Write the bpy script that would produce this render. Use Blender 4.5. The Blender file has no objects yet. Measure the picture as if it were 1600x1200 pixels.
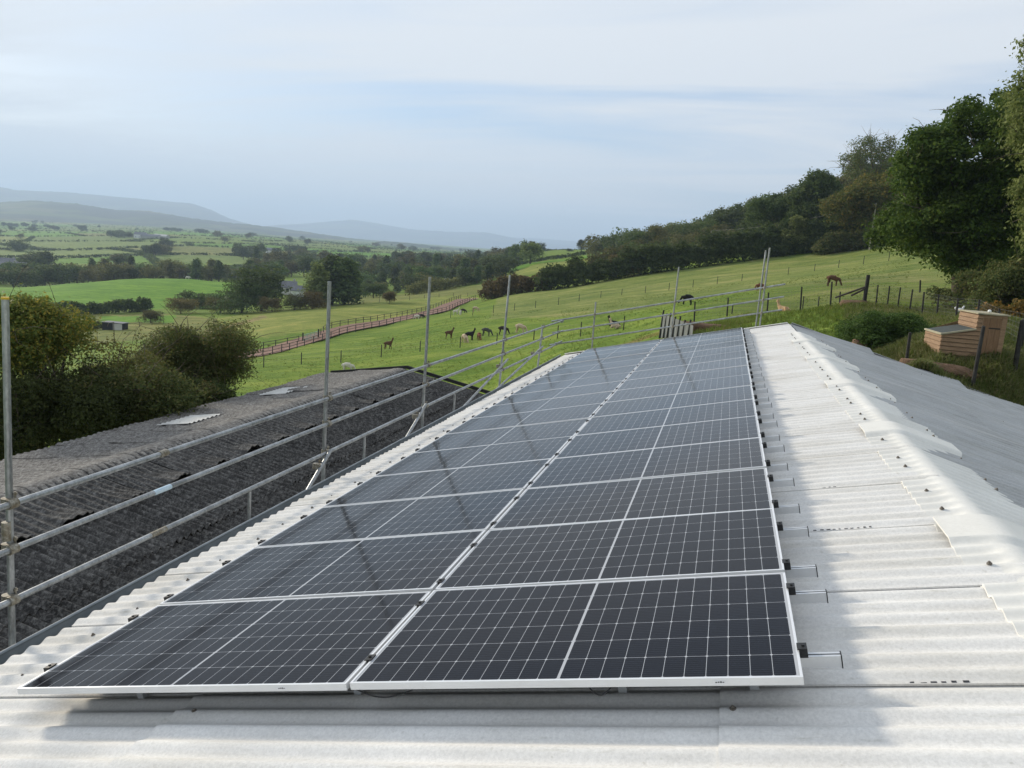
import bpy, math, random
import numpy as np
from mathutils import Vector, Matrix
random.seed(7)
rng = np.random.default_rng(11)
sc = bpy.context.scene
COL = sc.collection
PI = math.pi

# ------------------------------------------------------------------ camera solve (measured from the panel grid)
A = math.radians(14.0)            # pitch of the near roof slope
B = math.radians(15.4)            # pitch of the far slope
FPX = 1215.93                     # focal length for a 1600 px wide frame
CAM = np.array([3.60010816, -3.19032965, 2.65896829])
R = np.array([[0.96059883, 0.26781704, 0.07432305],
              [0.116932, -0.14682663, -0.98222648],
              [-0.25214438, 0.95221635, -0.17235787]])
MR = np.array([[math.cos(A), 0, -math.sin(A)], [0, 1, 0], [math.sin(A), 0, math.cos(A)]])
S_RIDGE = 5.5
ROOF_END = 19.75
ROOF_START = -6.0


def ray(x, y):
    return R.T @ np.array([(x - 800) / FPX, (y - 600) / FPX, 1.0])


def atD(x, y, D):                 # point on the line of sight at horizontal distance D
    r = ray(x, y)
    return CAM + r * (D / math.hypot(r[0], r[1]))


def onX(x, y, X):
    r = ray(x, y)
    return CAM + r * ((X - CAM[0]) / r[0])


def onY(x, y, Y):
    r = ray(x, y)
    return CAM + r * ((Y - CAM[1]) / r[1])


def onroof(x, y, n):
    r = MR.T @ ray(x, y)
    c = MR.T @ CAM
    return (c + r * ((n - c[2]) / r[2]))[:2]


def W(s, t, n):                   # near slope: up the slope, along the ridge, off the plane
    return MR @ np.array([s, t, n])


AP = W(S_RIDGE, 0, -0.2)


def V(d, t, m):                   # far slope: down from the ridge, along, off the plane
    return AP + d * np.array([math.cos(B), 0, -math.sin(B)]) + m * np.array([math.sin(B), 0, math.cos(B)]) + np.array([0, t, 0])


# ------------------------------------------------------------------ object helpers
def link(o, parent=None):
    COL.objects.link(o)
    if parent is not None:
        o.parent = parent
    return o


def tag(o, label=None, cat=None, group=None, kind=None):
    if label: o['label'] = label
    if cat: o['category'] = cat
    if group: o['group'] = group
    if kind: o['kind'] = kind
    return o


def empty(name, loc=(0, 0, 0), rz=0.0):
    o = bpy.data.objects.new(name, None)
    o.empty_display_size = 0.2
    o.location = loc
    o.rotation_euler = (0, 0, rz)
    return link(o)


def np_mesh(name, v, f, mats=(), mi=None, smooth=None):
    """v (n,3), f (m,k) same-size faces"""
    v = np.asarray(v, np.float32)
    f = np.asarray(f, np.int32)
    me = bpy.data.meshes.new(name)
    k = f.shape[1]
    me.vertices.add(len(v)); me.vertices.foreach_set('co', v.ravel())
    me.loops.add(f.size); me.loops.foreach_set('vertex_index', f.ravel())
    me.polygons.add(len(f)); me.polygons.foreach_set('loop_start', np.arange(0, f.size, k, dtype=np.int32))
    if mi is not None: me.polygons.foreach_set('material_index', np.asarray(mi, np.int32))
    if smooth: me.polygons.foreach_set('use_smooth', np.ones(len(f), bool))
    for m in mats: me.materials.append(m)
    me.update(calc_edges=True); me.validate()
    return me


class MB:
    """collects simple solids into one mesh"""

    def __init__(self):
        self.v, self.f, self.m, self.s = [], [], [], []

    def add(self, vs, fs, m=0, smooth=False):
        b = len(self.v)
        self.v += [tuple(map(float, q)) for q in vs]
        for f in fs:
            self.f.append([b + i for i in f]); self.m.append(m); self.s.append(smooth)

    def box(self, p0, p1, m=0, frame=None):
        (x0, y0, z0), (x1, y1, z1) = p0, p1
        vs = [(x0, y0, z0), (x1, y0, z0), (x1, y1, z0), (x0, y1, z0), (x0, y0, z1), (x1, y0, z1), (x1, y1, z1), (x0, y1, z1)]
        if frame is not None: vs = [frame(*q) for q in vs]
        self.add(vs, [(0, 3, 2, 1), (4, 5, 6, 7), (0, 1, 5, 4), (1, 2, 6, 5), (2, 3, 7, 6), (3, 0, 4, 7)], m)

    def tube(self, p0, p1, r0, r1=None, n=12, m=0, smooth=True, caps=True):
        r1 = r0 if r1 is None else r1
        p0 = np.asarray(p0, float); p1 = np.asarray(p1, float)
        d = p1 - p0; d /= np.linalg.norm(d)
        a = np.array([0, 0, 1.0]) if abs(d[2]) < .9 else np.array([1.0, 0, 0])
        u = np.cross(d, a); u /= np.linalg.norm(u); w = np.cross(d, u)
        vs = []
        for p, r in ((p0, r0), (p1, r1)):
            for i in range(n):
                c = 2 * PI * i / n
                vs.append(p + r * (math.cos(c) * u + math.sin(c) * w))
        self.add(vs, [(i, (i + 1) % n, n + (i + 1) % n, n + i)[::-1] for i in range(n)], m, smooth)
        if caps:
            self.add(vs[:n], [tuple(range(n))], m); self.add(vs[n:], [tuple(reversed(range(n)))], m)

    def path(self, pts, rad, n=8, m=0):
        for i in range(len(pts) - 1):
            a = rad[i] if hasattr(rad, '__len__') else rad
            b = rad[i + 1] if hasattr(rad, '__len__') else rad
            self.tube(pts[i], pts[i + 1], a, b, n, m)

    def build(self, name, mats, parent=None, loc=None):
        me = bpy.data.meshes.new(name)
        me.from_pydata(self.v, [], self.f)
        for mt in (mats if isinstance(mats, (list, tuple)) else [mats]): me.materials.append(mt)
        me.polygons.foreach_set('material_index', self.m)
        me.polygons.foreach_set('use_smooth', self.s)
        me.update()
        o = bpy.data.objects.new(name, me)
        if loc is not None: o.location = loc
        return link(o, parent)


def copy_obj(o, parent=None):
    c = o.copy(); COL.objects.link(c)
    c.parent = parent
    return c


# ------------------------------------------------------------------ materials
def nd(nt, typ, **kw):
    n = nt.nodes.new(typ)
    for k, v in kw.items():
        if k in n.inputs.keys() if isinstance(k, str) else False: n.inputs[k].default_value = v
        else: setattr(n, k, v)
    return n


def new_mat(name):
    m = bpy.data.materials.new(name); m.use_nodes = True
    nt = m.node_tree
    return m, nt, nt.nodes['Principled BSDF']


def ramp(nt, fac, stops):
    n = nt.nodes.new('ShaderNodeValToRGB')
    while len(n.color_ramp.elements) < len(stops): n.color_ramp.elements.new(0.5)
    for e, (p, c) in zip(n.color_ramp.elements, stops):
        e.position = p; e.color = (*c, 1) if len(c) == 3 else c
    nt.links.new(fac, n.inputs[0])
    return n


def noise(nt, vec, scale, detail=4, rough=.6, dist=0.0):
    n = nt.nodes.new('ShaderNodeTexNoise')
    n.inputs['Scale'].default_value = scale; n.inputs['Detail'].default_value = detail
    n.inputs['Roughness'].default_value = rough; n.inputs['Distortion'].default_value = dist
    if vec is not None: nt.links.new(vec, n.inputs['Vector'])
    return n


def mapping(nt, scale=(1, 1, 1), rot=(0, 0, 0), coord='Object'):
    t = nt.nodes.new('ShaderNodeTexCoord'); mp = nt.nodes.new('ShaderNodeMapping')
    mp.inputs['Scale'].default_value = scale; mp.inputs['Rotation'].default_value = rot
    nt.links.new(t.outputs[coord], mp.inputs[0])
    return mp.outputs[0]


def math_n(nt, op, a, b=None, c=None):
    n = nt.nodes.new('ShaderNodeMath'); n.operation = op
    for i, x in enumerate((a, b, c)):
        if x is None: continue
        if isinstance(x, (int, float)): n.inputs[i].default_value = x
        else: nt.links.new(x, n.inputs[i])
    return n.outputs[0]


def mixc(nt, fac, a, b, mode='MIX'):
    n = nt.nodes.new('ShaderNodeMix'); n.data_type = 'RGBA'; n.blend_type = mode
    for i, x in ((0, fac), (6, a), (7, b)):
        if isinstance(x, (int, float)): n.inputs[i].default_value = x
        elif isinstance(x, tuple): n.inputs[i].default_value = (*x, 1)
        else: nt.links.new(x, n.inputs[i])
    return n.outputs[2]


def bump(nt, bsdf, h, strength=.3, dist=.02):
    b = nt.nodes.new('ShaderNodeBump'); b.inputs['Strength'].default_value = strength; b.inputs['Distance'].default_value = dist
    nt.links.new(h, b.inputs['Height']); nt.links.new(b.outputs[0], bsdf.inputs['Normal'])


def mottled(name, c0, c1, scale=4, rough=.8, metal=0.0, bscale=None, bstr=.2, bdist=.01, stretch=(1, 1, 1), fine=None, spec=.3):
    """two-tone noise material, optional speckle"""
    m, nt, b = new_mat(name)
    vec = mapping(nt, stretch)
    n = noise(nt, vec, scale, 6, .65)
    r = ramp(nt, n.outputs[0], [(.32, c0), (.68, c1)])
    c = r.outputs[0]
    if fine:
        n2 = noise(nt, vec, fine[0], 3, .7)
        r2 = ramp(nt, n2.outputs[0], [(.3, (1 - fine[1],) * 3), (.7, (1 + 0 * fine[1],) * 3)])
        c = mixc(nt, 1.0, c, r2.outputs[0], 'MULTIPLY')
    nt.links.new(c, b.inputs['Base Color'])
    b.inputs['Roughness'].default_value = rough; b.inputs['Metallic'].default_value = metal
    b.inputs['Specular IOR Level'].default_value = spec
    if bscale:
        n3 = noise(nt, vec, bscale, 4, .6); bump(nt, b, n3.outputs[0], bstr, bdist)
    return m


def leaf_mat(name, cols, trans=.42):
    m, nt, b = new_mat(name)
    g = nt.nodes.new('ShaderNodeNewGeometry'); oi = nt.nodes.new('ShaderNodeObjectInfo')
    vec = mapping(nt, coord='Object')
    n = noise(nt, vec, .45, 2, .5)
    f = math_n(nt, 'ADD', math_n(nt, 'MULTIPLY', g.outputs['Random Per Island'], .5), math_n(nt, 'MULTIPLY', n.outputs[0], .5))
    k = len(cols)
    r = ramp(nt, f, [(.15 + .7 * i / (k - 1), c) for i, c in enumerate(cols)])
    hs = nt.nodes.new('ShaderNodeHueSaturation')
    nt.links.new(r.outputs[0], hs.inputs['Color'])
    nt.links.new(math_n(nt, 'ADD', math_n(nt, 'MULTIPLY', oi.outputs['Random'], .5), .75), hs.inputs['Value'])
    nt.links.new(math_n(nt, 'ADD', math_n(nt, 'MULTIPLY', oi.outputs['Random'], .03), .485), hs.inputs['Hue'])
    nt.links.new(hs.outputs[0], b.inputs['Base Color'])
    b.inputs['Roughness'].default_value = .65; b.inputs['Specular IOR Level'].default_value = .12
    tr = nt.nodes.new('ShaderNodeBsdfTranslucent'); nt.links.new(hs.outputs[0], tr.inputs[0])
    mx = nt.nodes.new('ShaderNodeMixShader'); mx.inputs[0].default_value = trans
    nt.links.new(b.outputs[0], mx.inputs[1]); nt.links.new(tr.outputs[0], mx.inputs[2])
    nt.links.new(mx.outputs[0], nt.nodes['Material Output'].inputs[0])
    return m


MT = {}
def sheet_mat(name, c0, c1):
    m, nt, b = new_mat(name)
    vec = mapping(nt); st = mapping(nt, (.35, 3.2, .35)); st2 = mapping(nt, (.8, 6.0, .8))
    c = ramp(nt, noise(nt, vec, 1.3, 6, .65).outputs[0], [(.30, c0), (.70, c1)]).outputs[0]
    c = mixc(nt, 1, c, ramp(nt, noise(nt, st, 1.6, 5, .6).outputs[0], [(.30, (.84, .83, .80)), (.55, (1, 1, 1))]).outputs[0], 'MULTIPLY')
    c = mixc(nt, 1, c, ramp(nt, noise(nt, st2, 2.4, 4, .7).outputs[0], [(.26, (.80, .79, .74)), (.38, (1, 1, 1))]).outputs[0], 'MULTIPLY')
    c = mixc(nt, 1, c, ramp(nt, noise(nt, vec, 60, 3, .75).outputs[0], [(.30, (.84, .84, .84)), (.66, (1.03, 1.03, 1.03))]).outputs[0], 'MULTIPLY')
    spots = ramp(nt, noise(nt, vec, 22, 2, .5).outputs[0], [(.70, (0, 0, 0)), (.76, (1, 1, 1))]).outputs[0]
    c = mixc(nt, math_n(nt, 'MULTIPLY', spots, .35), c, (.42, .40, .34))
    nt.links.new(c, b.inputs['Base Color']); b.inputs['Roughness'].default_value = .9; b.inputs['Specular IOR Level'].default_value = .2
    bump(nt, b, noise(nt, vec, 60, 4, .6).outputs[0], .12, .004)
    return m


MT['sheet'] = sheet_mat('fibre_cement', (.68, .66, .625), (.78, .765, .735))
MT['cap'] = mottled('ridge_cement', (.66, .645, .60), (.76, .745, .70), 1.2, .8, fine=(40, .08), bscale=50, bstr=.1, bdist=.004)
MT['sheet_shaded'] = sheet_mat('fibre_cement_shaded', (.38, .385, .385), (.47, .475, .475))  # same pale sheets, darkened: shade of the far slope put into the colour
MT['galv'] = mottled('galvanised_tube', (.27, .28, .28), (.54, .56, .57), 7, .45, .7, fine=(45, .40), stretch=(1, 1, .4), spec=.5)
MT['galv_old'] = mottled('weathered_fitting', (.20, .16, .10), (.48, .46, .40), 25, .55, .55, fine=(90, .4))
MT['alu'] = mottled('anodised_frame', (.70, .71, .72), (.78, .79, .80), 3, .38, .35, spec=.5)
MT['alu_rail'] = mottled('mill_rail', (.60, .61, .62), (.72, .73, .74), 5, .35, .6, spec=.5)
MT['black'] = mottled('black_clamp', (.012, .012, .013), (.03, .03, .03), 30, .5)
MT['bolt'] = mottled('rusty_bolt', (.10, .08, .06), (.24, .22, .19), 40, .6, .3)
MT['gutter'] = mottled('grey_gutter', (.20, .23, .25), (.28, .31, .33), 4, .5)
MT['wall'] = mottled('grey_cladding', (.30, .30, .29), (.40, .40, .38), 2, .85)
MT['mark'] = mottled('printed_ink', (.02, .02, .025), (.06, .06, .065), 60, .8)
MT['sticker'] = mottled('white_sticker', (.75, .75, .76), (.8, .8, .8), 10, .4)
MT['yellow'] = mottled('yellow_tape', (.55, .36, .03), (.65, .45, .06), 20, .5)
MT['bluelabel'] = mottled('pale_label', (.45, .60, .70), (.62, .72, .78), 60, .5)
MT['bark'] = mottled('bark', (.05, .04, .03), (.13, .105, .08), 6, .9, bscale=14, bstr=.6, bdist=.03)
MT['bark_pale'] = mottled('pale_bark', (.17, .15, .12), (.34, .31, .26), 6, .9)
MT['twig'] = mottled('twig', (.07, .055, .04), (.16, .13, .10), 6, .9)
MT['post'] = mottled('dark_post', (.018, .017, .016), (.05, .047, .042), 7, .85)
MT['railwood'] = mottled('weathered_rail', (.05, .042, .036), (.11, .09, .075), 5, .9)
MT['wood'] = mottled('cedar_board', (.245, .15, .085), (.38, .245, .145), 3.0, .75, stretch=(1, 1, 9), fine=(14, .35), bscale=20, bstr=.25, bdist=.004)
MT['wood_door'] = mottled('door_board', (.20, .11, .058), (.30, .18, .10), 3.5, .75, stretch=(9, 9, 1), fine=(16, .35))
MT['wood_trim'] = mottled('pale_trim', (.30, .27, .18), (.40, .36, .25), 4, .75)
MT['felt'] = mottled('green_grey_felt', (.055, .066, .062), (.085, .098, .092), 20, .95, fine=(200, .4))
MT['rock'] = mottled('red_sandstone', (.22, .12, .08), (.38, .23, .16), 3, .9, bscale=5, bstr=.6, bdist=.08)
MT['gategreen'] = mottled('green_gate', (.25, .36, .29), (.33, .45, .37), 4, .5)
MT['netting'] = mottled('netting', (.14, .14, .13), (.2, .2, .19), 4, .6)
MT['greysheet'] = mottled('grey_sheet', (.16, .165, .16), (.26, .265, .255), 2.5, .8, stretch=(1, 1, .3))
MT['houseW'] = mottled('render_wall', (.45, .44, .41), (.55, .54, .50), 1, .9)
MT['slate'] = mottled('slate_roof', (.13, .13, .145), (.2, .2, .21), 1, .8)
MT['dark'] = mottled('dark_opening', (.015, .015, .016), (.03, .03, .03), 1, .9)
MT['white'] = mottled('white_paint', (.72, .72, .70), (.8, .8, .78), 8, .6)
MT['polewood'] = mottled('pole_wood', (.30, .27, .22), (.40, .37, .31), 3, .9)
MT['wire'] = mottled('wire', (.16, .16, .16), (.22, .22, .22), 3, .5, .6)


def old_roof_mat(name, dark, mid, light, cover):
    m, nt, b = new_mat(name)
    vec = mapping(nt)
    vs = mapping(nt, (1, .45, 1))
    n1 = noise(nt, vec, 1.1, 5, .6); n2 = noise(nt, vec, 13, 6, .75); n3 = noise(nt, vs, 38, 4, .7)
    base = ramp(nt, n1.outputs[0], [(.3, dark), (.7, mid)]).outputs[0]
    lich = math_n(nt, 'ADD', math_n(nt, 'MULTIPLY', n2.outputs[0], .6), math_n(nt, 'MULTIPLY', n3.outputs[0], .4))
    lf = ramp(nt, lich, [(cover - .05, (0, 0, 0)), (cover + .15, (1, 1, 1))]).outputs[0]
    c = mixc(nt, lf, base, light)
    moss = ramp(nt, noise(nt, vec, 3.2, 5, .7).outputs[0], [(.60, (0, 0, 0)), (.70, (1, 1, 1))]).outputs[0]
    c = mixc(nt, math_n(nt, 'MULTIPLY', moss, .55), c, tuple(.6 * q for q in dark))
    nt.links.new(c, b.inputs['Base Color']); b.inputs['Roughness'].default_value = .95
    b.inputs['Specular IOR Level'].default_value = .1
    bump(nt, b, lich, .15, .008)
    return m


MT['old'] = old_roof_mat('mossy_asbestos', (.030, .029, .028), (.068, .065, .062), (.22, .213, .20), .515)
MT['old_far'] = old_roof_mat('lichened_asbestos', (.085, .078, .072), (.15, .14, .128), (.33, .315, .29), .49)
MT['skylight'] = mottled('milky_rooflight', (.46, .45, .42), (.60, .59, .55), 3, .5)


def cell_mat():
    m, nt, b = new_mat('solar_cells')
    tc = nt.nodes.new('ShaderNodeTexCoord'); sp = nt.nodes.new('ShaderNodeSeparateXYZ')
    nt.links.new(tc.outputs['Object'], sp.inputs[0])
    xa = math_n(nt, 'SUBTRACT', math_n(nt, 'ABSOLUTE', math_n(nt, 'SUBTRACT', sp.outputs[0], 1.047)), .006)
    ya = math_n(nt, 'SUBTRACT', sp.outputs[1], .0165)

    def dist_to(v, p):
        q = math_n(nt, 'DIVIDE', v, p)
        return math_n(nt, 'MULTIPLY', math_n(nt, 'ABSOLUTE', math_n(nt, 'SUBTRACT', q, math_n(nt, 'ROUND', q))), p)
    dx = dist_to(xa, .0925); dy = dist_to(ya, .1835)
    lx = math_n(nt, 'LESS_THAN', dx, .0012); ly = math_n(nt, 'LESS_THAN', dy, .0012)
    ctr = math_n(nt, 'LESS_THAN', xa, .0)
    dia = math_n(nt, 'LESS_THAN', math_n(nt, 'ADD', dx, dy), .0085)
    ex = math_n(nt, 'GREATER_THAN', xa, 11 * .0925); ey = math_n(nt, 'LESS_THAN', ya, 0.0); ey2 = math_n(nt, 'GREATER_THAN', ya, 1.101)
    line = lx
    for q in (ly, ctr, dia, ex, ey, ey2): line = math_n(nt, 'MAXIMUM', line, q)
    bus = math_n(nt, 'LESS_THAN', dist_to(ya, .01835), .0011)
    n = noise(nt, tc.outputs['Object'], 1.3, 2, .5)
    oi = nt.nodes.new('ShaderNodeObjectInfo')
    cell = ramp(nt, math_n(nt, 'ADD', math_n(nt, 'MULTIPLY', n.outputs[0], .6), math_n(nt, 'MULTIPLY', oi.outputs['Random'], .4)),
                [(.2, (.004, .005, .009)), (.8, (.008, .009, .014))]).outputs[0]
    c = mixc(nt, math_n(nt, 'MULTIPLY', bus, .8), cell, (.030, .031, .036))
    c = mixc(nt, line, c, (.40, .41, .43))
    nt.links.new(c, b.inputs['Base Color'])
    b.inputs['Roughness'].default_value = .6; b.inputs['Specular IOR Level'].default_value = .0
    b.inputs['Coat Weight'].default_value = 1.0; b.inputs['Coat IOR'].default_value = 1.20
    nr = noise(nt, tc.outputs['Object'], .9, 4, .6)
    mr = nt.nodes.new('ShaderNodeMapRange'); nt.links.new(nr.outputs[0], mr.inputs[0])
    mr.inputs[3].default_value = .055; mr.inputs[4].default_value = .14
    nt.links.new(mr.outputs[0], b.inputs['Coat Roughness'])
    return m


MT['cells'] = cell_mat()

LEAF = {
    'oak': leaf_mat('oak_leaf', [(.036, .062, .012), (.066, .098, .018), (.13, .16, .032)]),
    'dark': leaf_mat('dark_leaf', [(0.038, 0.058, 0.017), (0.067, 0.090, 0.028), (0.113, 0.136, 0.041)]),
    'mid': leaf_mat('mid_leaf', [(0.055, 0.090, 0.025), (0.090, 0.131, 0.038), (0.138, 0.167, 0.055)]),
    'olive': leaf_mat('olive_leaf', [(0.080, 0.090, 0.026), (0.131, 0.133, 0.041), (0.203, 0.189, 0.061)]),
    'pale': leaf_mat('pale_leaf', [(0.087, 0.123, 0.032), (0.152, 0.181, 0.052), (0.246, 0.261, 0.094)]),
    'yellow': leaf_mat('yellow_leaf', [(.06, .095, .022), (.11, .145, .032), (.175, .18, .042), (.40, .29, .055)]),
    'mixed': leaf_mat('mixed_leaf', [(.055, .085, .028), (.095, .130, .040), (.145, .160, .052), (.19, .145, .06)]),
    'rust': leaf_mat('rust_leaf', [(0.087, 0.072, 0.029), (0.142, 0.113, 0.043), (0.217, 0.167, 0.061)]),
    'orange': leaf_mat('orange_leaf', [(0.102, 0.102, 0.026), (0.167, 0.138, 0.035), (0.246, 0.174, 0.041), (0.493, 0.261, 0.043)]),
    'brown': leaf_mat('brown_leaf', [(0.070, 0.072, 0.029), (0.113, 0.110, 0.043), (0.181, 0.162, 0.067)]),
    'nettle': leaf_mat('nettle_leaf', [(0.043, 0.080, 0.020), (0.072, 0.123, 0.029), (0.109, 0.174, 0.043)]),
}

# ------------------------------------------------------------------ terrain: a surface through surveyed points
CTRL = [  # (photo x, photo y, horizontal distance in metres)
    (1500, 577, 26), (1430, 562, 25), (1600, 640, 25.3), (1470, 586, 24.9), (1466, 560, 26.2), (1560, 563, 26.5), (1433, 545, 27.5), (1500, 545, 29), (1400, 540, 32), (1540, 604, 25.2), (1590, 612, 26.5), (1660, 640, 27), (1500, 592, 25), (1345, 545, 33), (1560, 560, 27), (1300, 478, 52), (1251, 486, 52), (1353, 476, 50),
    (1421, 487, 46), (1464, 497, 42), (1562, 505, 36), (1600, 520, 36), (1136, 495, 55), (1085, 503, 55), (1199, 488, 53), (1035, 527, 46), (1100, 515, 47),
    (960, 540, 55), (880, 556, 55), (780, 600, 58), (412, 574, 88), (463, 569, 87), (572, 559, 86), (678, 547, 85), (735, 542, 85), (849, 528, 82), (911, 525, 72),
    (543, 584, 78), (430, 600, 74), (607, 546, 103), (701, 530, 105), (965, 517, 73), (1223, 490, 62), (1300, 449, 85), (1073, 478, 78),
    (704, 497, 139), (766, 489, 140), (832, 481, 140), (895, 472.5, 140), (953, 464, 140), (1022, 456, 140), (1092, 447, 140), (1159, 439, 140), (1221, 431, 140), (1288, 422, 140), (1321, 417, 140), (1400, 405, 140), (1500, 395, 140), (1600, 385, 140),
    (395, 560, 118), (480, 541, 133), (600, 510, 158), (700, 487, 190), (745, 466, 235),
    (790, 463, 195), (880, 450, 188), (1000, 431, 186), (1100, 416, 186), (1200, 404, 186), (1340, 386, 184), (1430, 374, 180), (1550, 360, 175), (1640, 350, 170),
    (500, 502, 168), (380, 522, 165), (420, 492, 208), (360, 512, 185), (600, 477, 218), (700, 463, 245), (250, 520, 185), (480, 483, 228),
    (180, 514, 202), (270, 501, 216), (60, 520, 205), (100, 495, 245), (260, 487, 248), (200, 479, 280), (60, 479, 280), (340, 472, 300), (30, 455, 360), (100, 444, 400), (200, 436.5, 430), (300, 436.5, 430), (360, 441, 420), (430, 437, 420), (-40, 450, 385),
    (200, 443, 500), (60, 450, 480), (350, 443, 500), (30, 421, 620), (150, 424, 600), (300, 421, 620), (450, 425, 580),
    (600, 456, 380), (700, 441, 400), (550, 432, 520), (650, 431, 520), (760, 426, 480), (600, 420, 650), (750, 415, 640),
    (830, 412, 420), (900, 405, 450), (880, 396, 560), (862, 391.5, 720), (930, 396, 480), (800, 425, 400),
    (100, 405, 800), (300, 403, 800), (100, 393, 1000), (200, 390, 1000), (300, 392, 1000), (450, 398, 1000), (600, 405, 1000), (750, 406, 1000), (860, 406, 1000),
    (200, 371, 1500), (0, 370, 1500), (400, 379, 1500), (600, 392, 1500), (800, 402, 1500), (100, 360, 2200), (300, 364, 2200), (500, 378, 2200), (700, 394, 2200),
    (0, 347, 3500), (200, 354, 3500), (400, 368, 3500), (600, 383, 3500), (800, 397, 3500), (0, 338, 6000), (200, 348, 6000), (400, 363, 6000), (600, 378, 6000), (800, 392, 6000), (0, 335, 9000), (400, 361, 9000), (800, 391, 9000),
    (1000, 391, 380), (1060, 381, 380), (1100, 373, 380), (1150, 361, 360), (1200, 346, 335), (1250, 333, 320), (1300, 320, 300), (1400, 290, 280), (1500, 270, 260), (1640, 250, 250),
    (1000, 384, 520), (1100, 362, 520), (1200, 338, 480), (1300, 310, 450), (1500, 262, 420), (940, 392, 560), (960, 396, 800), (1100, 375, 900), (1300, 340, 900), (1600, 300, 900), (1000, 402, 2000), (1300, 410, 2000), (1600, 420, 2000), (1100, 408, 5000), (1500, 435, 5000),
]
pts = []
for px, py, D in CTRL:
    p = atD(px, py, D); pts.append(p)
for q in [(0, 0, -4.6), (-2, 8, -4.6), (0, 19, -4.3), (3, 21, -3.2), (-6, 0, -4.8), (-8, 14, -5.0), (-12, 10, -5.0), (-13, 18, -5.4), (-18, 5, -6), (15.5, 2, -2.6), (15.8, 10, -2.5), (15, 16, -2.1),
          (9, 21.5, -.9), (6, 22, -1.6), (20, 0, .5), (30, 10, 3), (40, 30, 6), (10, -15, -2.5), (-10, -15, -5), (60, 0, 12), (60, -60, 12), (0, -60, -3), (-60, -40, -12), (-60, 20, -13),
          (400, 0, 60), (300, -400, 50), (-400, -200, -33), (-200, 60, -28), (0, -500, 0), (-2000, -500, -38), (0, -3000, 0), (2500, 0, 60), (2500, -2500, 40), (-6000, 2000, -38), (6000, 3000, 50), (-1000, 600, -37)]:
    pts.append(np.array(q, float))
pts = np.array(pts)
PHI0 = math.radians(-14.83)


def polar(x, y):
    dx, dy = x - CAM[0], y - CAM[1]
    ph = np.arctan2(dx, dy) - PHI0
    ph = (ph + PI) % (2 * PI) - PI
    return ph, np.log(np.maximum(np.hypot(dx, dy), 2.0))


_p, _u = polar(pts[:, 0], pts[:, 1])
KP = np.stack([_p * 4.0, _u * 1.5], 1)
_extra = [i for i in range(len(KP)) if abs(_p[i]) > 2.2]
KP = np.concatenate([KP, KP[_extra] - np.sign(_p[_extra])[:, None] * np.array([[8 * PI, 0]])])
KZ = np.concatenate([pts[:, 2], pts[_extra, 2]])


def tps(r2):
    return .5 * r2 * np.log(r2 + 1e-9)


n_ = len(KP)
K_ = tps(((KP[:, None] - KP[None]) ** 2).sum(2)) + np.eye(n_) * .0012
P_ = np.concatenate([np.ones((n_, 1)), KP], 1)
SOL = np.linalg.solve(np.block([[K_, P_], [P_.T, np.zeros((3, 3))]]), np.concatenate([KZ, np.zeros(3)]))


def height(x, y):
    x = np.atleast_1d(np.asarray(x, float)); y = np.atleast_1d(np.asarray(y, float))
    ph, u = polar(x, y)
    Q = np.stack([ph * 4.0, u * 1.5], 1)
    out = np.empty(len(Q))
    for i in range(0, len(Q), 20000):
        q = Q[i:i + 20000]
        k = tps(((q[:, None] - KP[None]) ** 2).sum(2))
        out[i:i + 20000] = k @ SOL[:n_] + SOL[n_] + q @ SOL[n_ + 1:]
    return out


def gz(x, y): return float(height(x, y)[0])


def gp(px, py, D):                 # ground under a sight line at distance D
    p = atD(px, py, D)
    return np.array([p[0], p[1], gz(p[0], p[1])])


def polyline(pts_, step):
    out = []
    for a, b in zip(pts_[:-1], pts_[1:]):
        a, b = np.asarray(a, float), np.asarray(b, float)
        n = max(1, int(np.linalg.norm(b[:2] - a[:2]) / step))
        out += [a + (b - a) * i / n for i in range(n)]
    out.append(np.asarray(pts_[-1], float))
    return out


# fields of the valley: polygons in (bearing, distance), given by photo x and distance
def hx(px): r = ray(px, 430); return math.atan2(r[0], r[1]) - PHI0


def in_poly(ph, u, poly):
    inside = np.zeros(len(ph), bool)
    n = len(poly)
    for i in range(n):
        x1, y1 = poly[i]; x2, y2 = poly[(i + 1) % n]
        c = ((y1 > u) != (y2 > u)) & (ph < (x2 - x1) * (u - y1) / (y2 - y1 + 1e-12) + x1)
        inside ^= c
    return inside


G_PAST = (.150, .222, .034); G_BRIGHT = (.120, .250, .022); G_PALE = (.21, .245, .055); G_OLIVE = (.175, .195, .052); G_DRY = (.24, .21, .085)
FIELDS = [
    (G_PALE, [(340, 168), (420, 150), (560, 160), (700, 195), (750, 240), (700, 262), (560, 245), (440, 236), (330, 215)]),
    (G_OLIVE, [(-100, 170), (330, 170), (340, 215), (230, 248), (-100, 248)]),
    (G_BRIGHT, [(150, 222), (270, 212), (275, 232), (160, 243)]),
    (G_BRIGHT, [(-100, 268), (330, 268), (390, 330), (380, 440), (-100, 440)]),
    (G_DRY, [(330, 178), (420, 200), (415, 207), (320, 185)]),
    (G_OLIVE, [(540, 240), (760, 250), (780, 330), (560, 340)]),
    (G_PAST, [(-100, 560), (120, 560), (380, 560), (380, 700), (-100, 700)]),
    (G_BRIGHT, [(790, 400), (935, 430), (925, 470), (800, 445)]),
    (G_PAST, [(800, 450), (925, 475), (900, 720), (850, 720)]),
    ((.185, .225, .062), [(770, 125), (1000, 100), (1300, 92), (1500, 80), (1500, 178), (1000, 190), (780, 198)]),
    (G_PALE, [(795, 330), (935, 350), (935, 425), (790, 395)]),
]
FIELDS = [(c, [(hx(x), math.log(d)) for x, d in p]) for c, p in FIELDS]

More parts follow.
